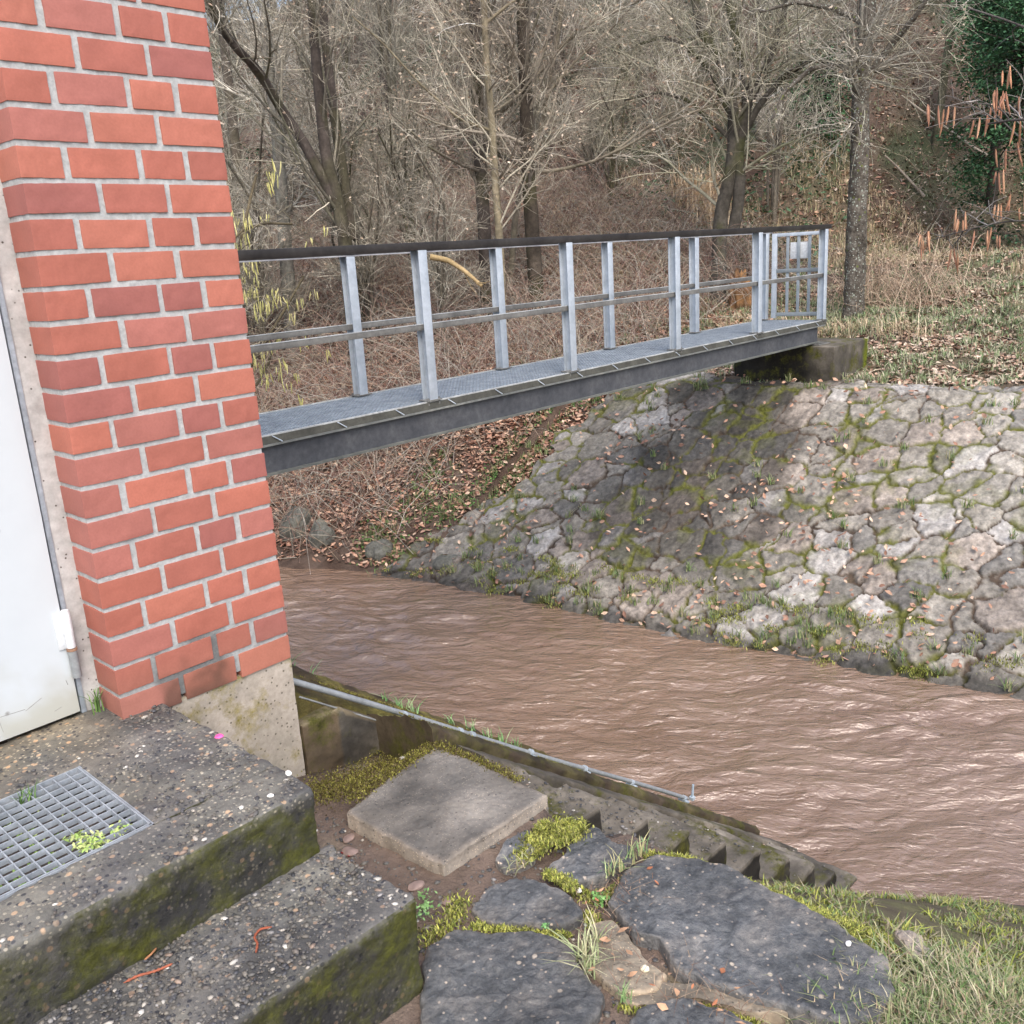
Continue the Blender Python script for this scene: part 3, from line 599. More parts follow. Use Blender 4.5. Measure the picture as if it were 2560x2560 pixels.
# wedge-shaped retaining wall beside the brick plinth
v, f = rough_block((.548, .0, -.7), (1.07, .16, -.262), .012, .006, .004, 26, 61, .005, 6)
t = sstep(.68, .70, v[:, 0]); ztop = -.262+(-.714)*np.maximum(v[:, 0]-.70, 0); v[:, 2] = np.where(v[:, 2] > -.5, -.7+(v[:, 2]+.7)/(.438)*(ztop+.7), v[:, 2])
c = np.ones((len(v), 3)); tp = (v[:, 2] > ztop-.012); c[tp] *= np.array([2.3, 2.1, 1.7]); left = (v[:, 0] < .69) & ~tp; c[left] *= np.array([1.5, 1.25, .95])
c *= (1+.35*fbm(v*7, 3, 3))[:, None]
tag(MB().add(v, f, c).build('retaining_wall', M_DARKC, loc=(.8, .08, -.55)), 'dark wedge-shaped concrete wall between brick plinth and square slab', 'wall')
# mossy bank strip on the stream side of the pipe
X = np.arange(.549, 1.9, .018); ye = np.interp(X, [.549, 1.72, 1.9], [.34, .07, .055]); V = []
rows = [(0.0, -.5), (0.0, -.02), (.25, .02), (.55, .045), (.85, .05), (1.0, .02), (1.03, -.25), (1.03, -1.9)]; pr_ = []
for a, b in zip(rows[:-1], rows[1:]):
    for t in np.linspace(0, 1, 8, endpoint=False): pr_.append((a[0]+(b[0]-a[0])*t, a[1]+(b[1]-a[1])*t))
pr_ = np.array(pr_); m = len(pr_); Y = .052+pr_[None, :, 0]*(ye[:, None]-.052); Z = nose(X)[:, None]+pr_[None, :, 1]
V = np.stack([np.repeat(X, m), Y.ravel(), Z.ravel()], 1); V += fbm(V*16, 71, 3)[:, None]*.012*np.array([.2, .4, 1])
idx = np.arange(len(V)).reshape(len(X), m); F = np.stack([idx[:-1, :-1], idx[1:, :-1], idx[1:, 1:], idx[:-1, 1:]], -1).reshape(-1, 4)
n = fbm(V*10, 72, 4); c = mixc((.07, .05, .03), (.22, .19, .05), np.clip(.55+n*.7, 0, 1))
tag(MB().add(V, F, c).build('stream_bank_kerb', M_GROUND, loc=(1.1, .2, -.6)), 'mossy earth-covered wall top between the grey pipe and the stream', 'wall')
# pipe on the cheek
pp = thing('pipe', 'grey pipe running down beside the stream stairs, held by small clamps', 'pipe', (.56, .03, -.1))
P0 = np.array([.40, .034, nose(.40)+.012]); P1 = np.array([2.77, .0, -1.655])
tt = np.linspace(0, 1, 30)[:, None]; P = P0+(P1-P0)*tt; P[:, 2] += .004*np.sin(tt[:, 0]*9)
MB().tube(P, .0105, 12).build('tube', M_PIPE, pp)
for x in (.98, 1.24, 1.30, 1.62, 1.96, 2.3, 2.74):
    k = (x-P0[0])/(P1[0]-P0[0]); q = P0+(P1-P0)*k; dr = (P1-P0)/np.linalg.norm(P1-P0)
    mb = MB().tube([q-dr*.008, q+dr*.008], .0145, 10, (1.4, 1.5, 1.6)); mb.box(q-np.array([.008, .03, .02]), q+np.array([.008, .03, -.012]), (1.3, 1.4, 1.5)); mb.build('clamp', M_PIPE, pp)
q = P1+np.array([.05, 0, 0]); MB().tube([q+np.array([0, 0, -.03]), q+np.array([.01, 0, .055])], [.007, .006], 8, (1.3, 1.5, 1.7)).box(q-np.array([.012, .012, .03]), q+np.array([.012, .012, -.012]), (1.4, 1.5, 1.6)).build('end_stub', M_PIPE, pp)
X = np.linspace(.56, 1.06, 20); P = np.stack([X, np.full(20, .004), nose(X)-.031], 1); P[:, 1] = np.linspace(.012, -.004, 20)
tag(MB().tube(P, [.0035]*20, 4, (1.5, 1.55, 1.6)).build('metal_edging', M_DULL, loc=(.8, 0, -.3)), 'thin pale metal edging strip below the grey pipe on the wedge wall', 'edging')

# ------------------------------------------------------------------ footbridge
BA = .011
def BT(v):
    v = np.asarray(v, float).copy(); x = v[..., 0]-3; y = v[..., 1]-2.0
    v[..., 0] = 3+x*math.cos(BA)-y*math.sin(BA); v[..., 1] = 2.0+x*math.sin(BA)+y*math.cos(BA); return v
br = thing('footbridge', 'narrow galvanised steel footbridge with dark handrails crossing the stream', 'bridge', (4.6, 2.35, .1))
DZ = .29; XE = 8.66; YW = .72; PX = [1.6, 3.0, 4.41, 5.81, 7.21, 8.6]
def bbox(mb, lo, hi, c=(1, 1, 1), bev=0): mb.box(lo, hi, c, bev=bev, T=BT)
for y0 in (0, YW-.06):
    mb = MB(); Y = 2.0+y0; g = (1.15, 1.15, .95)
    bbox(mb, (.6, Y+.02 if y0 == 0 else Y, .085), (8.5, Y+.03 if y0 == 0 else Y+.01, .245))
    bbox(mb, (.6, Y-.012 if y0 == 0 else Y, .075), (8.5, Y+.06 if y0 == 0 else Y+.072, .086), (1.7, 1.7, 1.4))
    bbox(mb, (.6, Y-.012 if y0 == 0 else Y, .236), (8.62, Y+.06 if y0 == 0 else Y+.072, .247), (2.2, 2.2, 1.9))
    mb.build('girder', M_BEAM, br)
for y0, s in ((2.0, 1), (2.0+YW, -1)):
    mb = MB(); bbox(mb, (.6, y0-.004*s if s > 0 else y0-.002, .2475), (XE, y0+.004, .290), (.55, .55, .5)); bbox(mb, (.6, y0-.002, .2905), (XE, y0+.012*s if s > 0 else y0+.006, .298), (2.5, 2.6, 2.7)); mb.build('edge_angle', M_DULL, br)
mb = MB(); yy0, yy1 = 2.014, 2.0+YW-.008
for x in np.arange(.6, XE, .034): bbox(mb, (x, yy0, .268), (x+.004, yy1, .291), (1, 1, 1))
for y in np.arange(yy0, yy1, .033): bbox(mb, (.6, y, .27), (XE, y+.0035, .2915), (.9, .95, 1))
mb.build('deck_grating', M_GRATE, br)
for x in np.arange(1.8, 8.5, .44):
    mb = MB(); P = BT(np.array([(x, 1.994, .288), (x+.055, 1.985, .25)])); mb.tube(P, .0035, 4, (1.3, 1.3, 1.3)); mb.build('bracket', M_GALV, br)
def post(x, y, s):
    mb = MB(); z0, z1 = .30, 1.2135; w = .034
    bbox(mb, (x-w, y-.036, z0), (x+w, y-.030, z1), bev=.001); bbox(mb, (x-w, y+.030, z0), (x+w, y+.036, z1), bev=.001); bbox(mb, (x-.004, y-.030, z0), (x+.004, y+.030, z1))
    p = mb.build('post', M_GALV, br)
    mb = MB(); bbox(mb, (x-.06, y-.045, .2985), (x+.06, y+.045, .306)); 
    for dx in (-.045, .045): mb.tube(BT(np.array([(x+dx, y-.03*s, .27), (x+dx, y-.03*s, .318)])), .006, 6)
    mb.build('base_plate', M_DULL, br)
for x in PX: post(x, 2.028, 1)
for x in PX[:-1]: post(x-.03, 2.0+YW-.03, -1)
post(8.6, 2.0+YW-.03, -1)
for y0, s in ((2.03, 1), (2.0+YW-.03, -1)):
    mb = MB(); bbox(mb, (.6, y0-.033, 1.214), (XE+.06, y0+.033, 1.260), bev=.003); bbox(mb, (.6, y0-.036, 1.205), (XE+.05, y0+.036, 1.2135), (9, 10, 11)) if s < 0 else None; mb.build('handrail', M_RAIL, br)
    mb = MB(); bbox(mb, (.6, y0-.015*1, .738), (8.6 if s > 0 else 8.5, y0+.012, .772), bev=.002); bbox(mb, (.6, y0-.017, .7725), (8.6 if s > 0 else 8.5, y0+.014, .776), (2.4, 2.5, 2.6)); mb.build('mid_rail', M_DULL, br)
# end gate, swung open on the far post
gA = BT(np.array([8.64, 2.0+YW-.1, 0.])); e1 = onz(2024, 788, .335); gB = np.array([e1[0], e1[1], 0.]); dv = gB-gA; gw = np.linalg.norm(dv); dv /= gw; gw = min(max(gw, .55), .8)
gate = thing('bridge_gate', 'small galvanised barred gate standing at the far end of the footbridge', 'gate', (gA[0], gA[1], .3))
nv = np.array([-dv[1], dv[0], 0])
def gbox(mb, s0, s1, z0, z1, t=.015, off=0, c=(1, 1, 1)):
    def T(v): return gA+v[:, 0:1]*dv+v[:, 1:2]*nv+v[:, 2:3]*np.array([0, 0, 1.])
    mb.box((s0, -t+off, z0), (s1, t+off, z1), c, bev=.002, T=T)
mb = MB(); gbox(mb, 0, .05, .31, 1.2, .022); gbox(mb, gw-.04, gw, .33, 1.2, .02); gbox(mb, .05, gw-.04, 1.165, 1.2); gbox(mb, .05, gw-.04, .33, .37, c=(.55, .55, .52)); gbox(mb, .05, gw-.04, .79, .83, c=(.5, .5, .47)); mb.build('frame', M_GALV, gate)
for k in range(3):
    s = .05+(gw-.09)*(k+1)/4; mb = MB(); gbox(mb, s-.016, s+.016, .37, .79, .006, c=(.62, .63, .62)); gbox(mb, s-.016, s+.016, .83, 1.165, .006, c=(.62, .63, .62)); mb.build('bar', M_GALV, gate)
mb = MB(); gbox(mb, .05+(gw-.09)*.3, .05+(gw-.09)*.72, .93, 1.1, .002, off=.014 if nv@(CAM-gA) < 0 else -.014); mb.build('sign_plate', M_WHITE, gate)
# abutment
ab = thing('bridge_abutment', 'dark concrete block carrying the far end of the footbridge', 'abutment', (8.7, 2.4, -.3))
v, f = rough_block((8.3, 1.80, -.6), (9.12, 2.95, .055), .02, .012, .003, 16, 81, .006, 3)
front_dark = np.clip(sstep(8.42, 8.3, v[:, 0])*sstep(1.95, 2.15, v[:, 1]+.05*fbm(v*6, 2, 3))*.85, 0, 1); tp = v[:, 2] > .04  # stream-facing side of the block toned darker beneath the deck
c = np.ones((len(v), 3))*(.8+.35*fbm(v*5, 5, 3))[:, None]; c = c*(1-front_dark[:, None]*.9); c[tp] = 1.3
ms = sstep(9.0, 9.08, v[:, 0]+.05*fbm(v*8, 9, 3))*(v[:, 1] < 1.83); c = c*(1-ms[:, None])+np.array([1.2, 1.6, .12])*ms[:, None]
MB().add(v, f, c).build('block', M_DARKC, ab)
for yb in (2.06, 2.72):
    MB().box((8.36, yb-.07, .056), (8.62, yb+.1, .066)).box((8.38, yb-.05, .0665), (8.58, yb+.08, .0745), (.7, .7, .7)).build('bearing_plate', M_DULL, ab)
v, f = rough_block((.3, 1.8, -2.7), (.95, 2.95, .07), .03, .012, .003, 16, 82, .006, 3); mb = MB().add(v, f); tag(mb.build('bridge_abutment', M_DARKC, loc=(.6, 2.4, -1)), 'concrete block carrying the near end of the footbridge behind the brick building', 'abutment')

# ------------------------------------------------------------------ stone revetment on the far bank
U = np.arange(-.12, 3.40, .0125); Yr = np.arange(-3.4, 5.5, .0135)
UU, YY = np.meshgrid(U, Yr, indexing='ij'); p = np.stack([UU.ravel(), YY.ravel()], 1)
S = .245; wp_ = p+.035*np.stack([fbm(p*7, 91, 3), fbm(p*7, 92, 3)], 1)
cell = np.floor(wp_/S); best = []
for a in (-2, -1, 0, 1, 2):
    for b in (-2, -1, 0, 1, 2):
        c0 = cell+np.array([a, b]); z0 = np.zeros(len(c0))
        jx = _h(c0[:, 0], c0[:, 1], z0, 1); jy = _h(c0[:, 0], c0[:, 1], z0, 2); w = _h(c0[:, 0], c0[:, 1], z0, 3)
        s_ = (c0+.5+.95*(np.stack([jx, jy], 1)-.5))*S
        best.append((((wp_-s_)**2).sum(1)-(w*.85*S)**2*.75, s_, w, c0))
D2 = np.stack([b_[0] for b_ in best], 1); o_ = np.argsort(D2, axis=1)[:, :2]; ar = np.arange(len(p))
S1 = np.stack([b_[1] for b_ in best], 1)[ar, o_[:, 0]]; S2 = np.stack([b_[1] for b_ in best], 1)[ar, o_[:, 1]]
C0 = np.stack([b_[3] for b_ in best], 1)[ar, o_[:, 0]]
dist = (D2[ar, o_[:, 1]]-D2[ar, o_[:, 0]])/(2*np.maximum(np.linalg.norm(S2-S1, axis=1), .02)); del D2, best
zz = np.zeros(len(p)); h1 = _h(C0[:, 0], C0[:, 1], zz, 11); h2 = _h(C0[:, 0], C0[:, 1], zz, 12); h3 = _h(C0[:, 0], C0[:, 1], zz, 13); h4 = _h(C0[:, 0], C0[:, 1], zz, 14)
rel = wp_-S1
st_ = sstep(.003, .017, dist+.007*fbm(p*30, 95, 2)); dome = sstep(.0, .06, dist)
hgt = st_*(.012+.012*h1+dome*.004)+st_*(rel[:, 0]*(h2-.5)*.16+rel[:, 1]*(h3-.5)*.16)+fbm(p*24, 93, 4)*.009*st_+fbm(p*70, 97, 2)*.002+fbm(p*1.2, 94, 2)*.02
low = sstep(.9, .1, p[:, 0]); hgt += low*st_*.03*h4
X = xtoe(p[:, 1])+p[:, 0]; z = WZ+.56*p[:, 0]-.02
z = np.where(p[:, 0] > 2.9, -.346+(p[:, 0]-2.9)*.11, z)
nx_, nz_ = -.488, .873; V = np.stack([X+nx_*hgt, p[:, 1], z+nz_*hgt], 1)
PALS = 1.03*np.array([(.29, .27, .23), (.36, .335, .29), (.24, .225, .195), (.27, .25, .215), (.42, .4, .37), (.32, .28, .24), (.21, .2, .18)])
sc_ = PALS[(h4*6.99).astype(int)]*(.85+.3*h2)[:, None]*(1+.3*fbm(p*22, 96, 5))[:, None]
# dark damp algae field below the bridge
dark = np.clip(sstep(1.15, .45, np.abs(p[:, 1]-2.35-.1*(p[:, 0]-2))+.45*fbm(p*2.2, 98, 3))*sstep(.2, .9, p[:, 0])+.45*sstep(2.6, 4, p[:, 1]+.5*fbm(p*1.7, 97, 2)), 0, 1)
lite = sstep(1.2, -1.2, p[:, 1])*sstep(.6, 1.6, p[:, 0]); sc_ = sc_*(1+.35*lite)[:, None]
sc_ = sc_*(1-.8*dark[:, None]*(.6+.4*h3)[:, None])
jn = mixc((.05, .035, .025), (.12, .085, .06), np.clip(.5+fbm(p*12, 99, 3)*.6, 0, 1)); mo = sstep(-.05, .4, fbm(p*2.3, 101, 4)+.15*h1)
jn = jn*(1-mo[:, None])+np.array([.13, .135, .025])*mo[:, None]
c = jn*(1-st_[:, None])+sc_*st_[:, None]
ms = sstep(.4, .8, fbm(p*4.1, 103, 4)+.3*sstep(.04, 0, dist))[:, None]*.8*(.25+.75*(1-st_*dome))[:, None]; c = c*(1-ms)+(np.array([.12, .13, .02])*(1+.4*fbm(p*40, 104, 2))[:, None])*ms
wl = sstep(.16, .02, p[:, 0])[:, None]*.6; c = c*(1-wl)
idx = np.arange(len(V)).reshape(UU.shape); F = np.stack([idx[:-1, :-1], idx[1:, :-1], idx[1:, 1:], idx[:-1, 1:]], -1).reshape(-1, 4)
fy = p[F[:, 0], 1]; fu = p[F[:, 0], 0]; lim = np.interp(fu, [-.2, 0, 1.2, 3.2], [5.3, 4.95, 4.3, 4.0])+.25*fbm(p[F[:, 0]]*3, 105, 2)
topl = 3.2+.12*fbm(p[F[:, 0]]*3, 106, 2)
F = F[(fy < lim) & (fu < topl)]
tag(MB().add(V, F, c).build('stone_revetment', M_REV, loc=(6.5, 1, -1.1)), 'sloping bank of irregular set field stones with mossy joints across the stream', 'stone bank')
def revsurf(u, y): return np.stack([xtoe(y)+u-.02, y, np.where(u > 2.9, -.346+(u-2.9)*.11, WZ+.56*u-.02)+.03], 1)
def lerpy(t): return 4.7

# loose bank boulders at the left
def boulder(label, c, s, seed, col=(.17, .17, .145)):
    v, f = shell([np.linspace(-1, 1, 22)]*3); v /= np.linalg.norm(v, axis=1)[:, None]; k = fbm(v*1.1+seed*3, seed, 2)*.22+fbm(v*4+seed, seed+1, 3)*.07
    v = v*(1+k)[:, None]*np.array(s)+np.array(c); cc = np.array(col)*(1+.3*fbm(v*6, seed, 3))[:, None]
    mo = sstep(.1, .6, fbm(v*4, seed+7, 3)); cc = cc*(1-mo[:, None]*.6)+np.array([.12, .13, .03])*mo[:, None]*.6
    return tag(MB().add(v, f, cc).build('boulder', M_REV, loc=c), label, 'boulder')
for (u, v_, s, lb) in [(745, 1318, (.2, .2, .27), 'tall grey-green boulder at the water edge beside the brick pillar'), (805, 1342, (.15, .15, .18), 'squat boulder just right of the tall grey-green one at the water edge'),
                       (955, 1375, (.16, .14, .15), 'pale boulder at the water edge where the leafy slope meets the stream'), (1130, 1415, (.24, .2, .16), 'rounded grey boulder at the lower left end of the stone bank')]:
    q, t = hit(u, v_, 4); boulder(lb, (q[0], q[1], q[2]-.02), s, int(u))

# ------------------------------------------------------------------ leaf litter, grass, moss (uncountable)
r = np.random.default_rng(21)
def cand(n, x0, x1, y0, y1): return np.stack([r.uniform(x0, x1, n), r.uniform(y0, y1, n)], 1)
# leafy slope upstream
P = cand(150000, 3.2, 12.5, 3.9, 14.5); d = P[:, 0]-xtoe(P[:, 1]); u_ = d
lim = np.interp(u_, [-.2, 0, 1.2, 3.2], [5.3, 4.95, 4.3, 4.0]); dn = .62+.5*fbm(P*1.3, 31, 3)
k = (d > .03) & ((P[:, 1] > lim+.1*fbm(P*4, 3, 2)) | (d > 3.05)) & (r.random(len(P)) < np.clip(dn, .12, 1))
P = onG(P[k], .012+.0*0); P[:, 2] += r.uniform(0, .02, len(P))
v, f, c = leaves(P, .062, pick(r, BROWN, len(P), .3), .45, seed=1)
tag(MB().add(v, f, c).build('leaf_litter', M_LEAF), 'fallen brown leaves covering the slope beyond the bridge', 'leaf litter', kind='stuff')
P = np.concatenate([cand(90000, 7.2, 24, -8, 6.5), cand(60000, 7.6, 13, -3, 5)]); d = P[:, 0]-xtoe(P[:, 1]); dn = .42+.3*fbm(P*1.4, 33, 3)
k = (d > 2.95) & (r.random(len(P)) < np.clip(dn, .1, 1)) & ~((P[:, 0] > 8.25) & (P[:, 0] < 9.15) & (P[:, 1] > 1.75) & (P[:, 1] < 3))
P = onG(P[k], .012); v, f, c = leaves(P, .066, pick(r, [(.46, .35, .26), (.38, .25, .18), (.56, .46, .36), (.28, .18, .13)], len(P), .3), .4, seed=2)
tag(MB().add(v, f, c).build('leaf_litter', M_LEAF), 'pale fallen leaves scattered over the grassy ground right of the bridge end', 'leaf litter', kind='stuff')
P = cand(60000, 9, 40, -8, 40); k = (P[:, 0]-xtoe(P[:, 1]) > 9); P = P[k]; sz = .1+.05*r.random(len(P)); P = onG(P, .03)
v, f, c = leaves(P, .11, pick(r, BROWN+[(.4, .33, .27), (.3, .25, .2)], len(P), .3), .5, seed=3)
tag(MB().add(v, f, c).build('leaf_litter', M_LEAF), 'brown leaf cover on the wooded hillside', 'leaf litter', kind='stuff')
# leaves on the stones
uu = r.uniform(0, 3.2, 2600); yy = r.uniform(-3, 5, 2600); cl = fbm(np.stack([uu*1.5, yy*1.5], 1), 41, 2); k = (cl > .1) | (r.random(2600) < .25) | (uu < .35)
P = revsurf(uu[k], yy[k]); P[:, 2] += .02; v, f, c = leaves(P, .05, pick(r, BROWN, len(P)), .5, up=np.array([[-.49, 0, .87]]), seed=4)
tag(MB().add(v, f, c).build('leaf_litter', M_LEAF), 'scattered brown leaves caught between the stones of the bank', 'leaf litter', kind='stuff')
# grass on plateau
P = np.concatenate([cand(42000, 7.6, 24, -8, 6.5), cand(26000, 7.6, 13, -3, 5)]); k = (P[:, 0]-xtoe(P[:, 1]) > 2.95) & (r.random(len(P)) < np.clip(.28+.35*fbm(P*1.1, 35, 3)+.4*fbm(P*5, 36, 2), .02, 1)) & ~((P[:, 0] > 8.25) & (P[:, 0] < 9.15) & (P[:, 1] > 1.75) & (P[:, 1] < 3)); P = onG(P[k])
P = np.repeat(P, 5, 0); P[:, :2] += r.normal(0, .03, (len(P), 2)); v, f, c = blades(P, .085, .011, 1.4, pick(r, [(.16, .22, .1), (.22, .27, .14), (.3, .32, .2), (.36, .34, .24), (.2, .28, .13), (.42, .38, .28)], len(P)), 3)
tag(MB().add(v, f, c).build('grass', M_LEAF), 'short green grass on the ground right of the bridge end', 'grass', kind='stuff')
# green patches on the leafy slope
cen = np.array([hit(u, v_, 5)[0][:2] for u, v_ in [(1290, 1160), (1260, 1210), (1330, 1130), (1230, 1240), (1040, 1250), (1150, 1260), (1080, 1180), (970, 1380), (940, 1350), (1180, 1400), (1100, 1290), (1380, 1060), (1480, 1010), (1330, 1210)]])
P = np.repeat(cen, 240, 0)+r.normal(0, .13, (len(cen)*240, 2)); P = onG(P, .01); v, f, c = leaves(P, .03, pick(r, [(.1, .24, .06), (.16, .32, .09), (.08, .18, .05)], len(P)), .6, seed=7)
P2 = np.repeat(P[::3], 2, 0); v2_, f2_, c2_ = blades(P2, .08, .007, .8, pick(r, GREEN, len(P2)), 9)
tag(MB().add(v, f, c).add(v2_, f2_, c2_).build('ground_plants', M_LEAF), 'green herb patches among the brown leaves of the slope', 'plants', kind='stuff')
# tufts on the stones
uu = r.uniform(.02, 3.15, 200); yy = r.uniform(-3, 4.6, 200); uu[:70] = r.uniform(.02, .45, 70); P = np.repeat(revsurf(uu, yy), 22, 0); P[:, :2] += r.normal(0, .022, (len(P), 2))
v, f, c = blades(P, .085, .007, .9, pick(r, GREEN, len(P)), 5); Pm = np.repeat(revsurf(r.uniform(.0, .5, 110), r.uniform(-3, 5, 110)), 120, 0); Pm += r.normal(0, .045, Pm.shape)*np.array([1, 1, .25])
v2_, f2_, c2_ = blades(Pm, .022, .006, .6, pick(r, MOSSC, len(Pm)), 6)
tag(MB().add(v, f, c).add(v2_, f2_, c2_).build('grass', M_LEAF), 'small grass tufts and moss growing in the joints of the stone bank', 'grass', kind='stuff')
# near side: moss and grass
def along(px, z, w, n):
    Q = np.array([onz(u, v_, z)[:2] for u, v_ in px]); L = np.r_[0, np.cumsum(np.linalg.norm(np.diff(Q, axis=0), axis=1))]; t = r.uniform(0, L[-1], n)
    return np.stack([np.interp(t, L, Q[:, 0]), np.interp(t, L, Q[:, 1])], 1)+r.normal(0, w, (n, 2))
def mossblob(P, z, L=.011): 
    hgt_ = z if not callable(z) else z(P); return np.concatenate([P, np.broadcast_to(hgt_, len(P))[:, None]+r.uniform(-.002, .006, (len(P), 1))], 1)
gz = lambda P: G(P[:, 0], P[:, 1])
Pm = [mossblob(along([(1625, 2122), (1740, 2132), (1850, 2168), (1960, 2222), (2100, 2300), (2235, 2375), (2260, 2440)], FZ, .011, 9000), gz),
      mossblob(along([(1950, 2200), (2100, 2250), (2300, 2340), (2400, 2400)], FZ, .03, 8000), gz),
      mossblob(along([(1440, 2228), (1410, 2205), (1370, 2190)], FZ, .008, 1500), FZ),
      mossblob(along([(1345, 2120), (1390, 2090), (1440, 2085)], FZ, .020, 7000), lambda P: FZ+.012+.012*vnoise(np.concatenate([P*40, P[:, :1]*0], 1))),
      mossblob(along([(1300, 2150), (1345, 2130)], FZ, .012, 1500), FZ+.004),
      mossblob(along([(1180, 2305), (1290, 2318), (1420, 2322)], FZ, .007, 1100), gz), mossblob(along([(1475, 2270), (1500, 2310), (1520, 2300)], FZ, .01, 700), gz),
      mossblob(along([(1560, 2500), (1680, 2485), (1800, 2500), (1900, 2540)], FZ, .012, 1100), gz), mossblob(along([(1060, 2340), (1130, 2300), (1150, 2240)], FZ, .02, 600), gz),
      mossblob(along([(1420, 2130), (1450, 2220), (1500, 2240), (1580, 2180)], FZ, .012, 900), gz)]
Pm = np.concatenate(Pm); v, f, c = blades(Pm, .012, .0042, .7, pick(r, MOSSC+[(.5, .5, .12)], len(Pm)), 11)
tag(MB().add(v, f, c).build('moss', M_LEAF), 'bright yellow-green moss cushions along the flagstone edges and bank edge', 'moss', kind='stuff')
Pm = [mossblob(along([(790, 2010), (850, 1975), (920, 1930), (1000, 1875), (1060, 1840)], -.44, .05, 11000), gz), mossblob(along([(880, 2000), (960, 1945), (1040, 1890), (1090, 1862)], -.36, .014, 3500), -.358), mossblob(along([(1090, 1862), (1200, 1905), (1300, 1950)], -.36, .012, 1800), -.362), mossblob(along([(1040, 1825), (1080, 1838)], -.40, .02, 3000), -.40)]
X = r.uniform(.9, 2.95, 15000); Y = r.uniform(-.28, -.04, 15000); k = fbm(np.stack([X*9, Y*9], 1), 55, 3) > -.1; Pk = np.stack([X, Y, nose(X)+.03], 1)[k]; Pm.append(Pk)
X = r.uniform(.56, 1.8, 9000); yy_ = np.interp(X, [.549, 1.72, 1.9], [.34, .07, .055]); Y = .06+(yy_-.06)*r.random(9000); Pm.append(np.stack([X, Y, nose(X)+.035], 1)[fbm(np.stack([X*7, Y*7], 1), 56, 3) > 0])
Pm = np.concatenate(Pm); v, f, c = blades(Pm, .006, .004, .7, pick(r, [(.11, .1, .02), (.16, .15, .03), (.24, .23, .05), (.08, .06, .02), (.12, .09, .05)], len(Pm)), 12)
tag(MB().add(v, f, c).build('moss', M_LEAF), 'olive moss along the back of the square slab and the stair cheek', 'moss', kind='stuff')
# grass at bottom right and on the near bank
P = along([(2230, 2560), (2400, 2540), (2560, 2570)], FZ, .09, 900); P = P[(P[:, 0] < 1.35)]; P = np.repeat(P, 6, 0)+r.normal(0, .006, (len(P)*6, 2)); P3 = onG(P)
Pb = cand(5200, .97, 3.3, -3.2, -1.12); Pb = Pb[(Pb[:, 0] < xnear(Pb[:, 1])+.02) & (fbm(Pb*np.array([4, 7]), 61, 3)+.5*(r.random(len(Pb))-.5) > .02)]; Pb = np.repeat(Pb, 5, 0)+r.normal(0, .01, (len(Pb)*5, 2)); Pb3 = onG(Pb)
v, f, c = blades(P3, .06, .0042, 1.3, pick(r, GREEN+[(.34, .36, .2), (.42, .38, .26), (.36, .28, .18)], len(P3)), 13); v2_, f2_, c2_ = blades(Pb3, .022, .0045, 1.2, pick(r, GREEN+MOSSC+[(.3, .26, .18), (.22, .18, .13)], len(Pb3)), 14)
tag(MB().add(v, f, c).add(v2_, f2_, c2_).build('grass', M_LEAF), 'grass and moss on the near stream bank at the right', 'grass', kind='stuff')
tuft('grass_tuft', 'pale bleached grass tuft between the two largest flagstones', [np.append(onz(u, v_, FZ)[:2], FZ-.01) for u, v_ in [(1460, 2370), (1475, 2400), (1490, 2350), (1470, 2420), (1450, 2390)]], 16, .062, .004, 1.0, [(.42, .45, .25), (.3, .36, .18), (.5, .48, .3)], 21, .009)
tuft('grass_tuft', 'green grass tuft right of the four-cornered flagstone', [np.append(onz(u, v_, FZ)[:2], FZ-.005) for u, v_ in [(1600, 2130), (1580, 2150), (1555, 2170), (1530, 2185)]], 13, .055, .0038, .8, [(.2, .34, .14), (.36, .42, .2), (.45, .42, .22)], 22, .008)
tuft('grass_tuft', 'small green grass tuft at the right corner of the broad bottom flagstone', [np.append(onz(1560, 2495, FZ)[:2], FZ-.005)], 16, .045, .0036, .9, [(.2, .32, .12), (.3, .38, .18)], 23, .008)
tuft('grass_tuft', 'thin grass tuft with a dry leaf in front of the square slab', [np.append(onz(u, v_, FZ)[:2], FZ-.005) for u, v_ in [(1300, 2165), (1320, 2150), (1280, 2170)]], 10, .04, .0036, .9, [(.36, .38, .22), (.45, .38, .24)], 24, .009)
def row_tufts(label, pts, n, seed):
    return tuft('grass_tuft', label, pts, n, .05, .004, .8, [(.12, .26, .08), (.2, .36, .14), (.3, .4, .2)], seed, .012)
k = 0
for lb, xs_, y_ in [('long green grass tuft hanging over the stream edge behind the pipe middle', (1.28, 1.36, 1.44, 1.5, 1.56), .12), ('green grass tuft on the mossy wall top, second from the pillar', (1.0, 1.05, 1.1), .16), ('light green grass tuft on the wall top nearest the brick pillar', (.62, .68, .74), .26)]:
    row_tufts(lb, [(x, y_-.02*i, nose(x)+.03) for i, x in enumerate(xs_)], 16, 30+k); k += 1
weeds('weeds', 'green clover-like plant on the mud right of the lower step', 'plant', [np.append(onz(u, v_, -.39)[:2], -.39) for u, v_ in [(1060, 2240), (1045, 2265), (1070, 2260), (1055, 2285)]], .011, 22, [(.16, .3, .1), (.24, .4, .16)], 61)
weeds('weeds', 'small green rosette plant left of the largest flagstone', 'plant', [np.append(onz(u, v_, FZ)[:2], FZ+.002) for u, v_ in [(1500, 2255), (1495, 2235), (1510, 2245)]], .009, 22, [(.14, .3, .08), (.2, .38, .12)], 62)
weeds('weeds', 'tiny green seedling between lens-shaped and broad flagstones', 'plant', [np.append(onz(1363, 2314, FZ)[:2], FZ+.002)], .006, 22, [(.16, .36, .12)], 63)
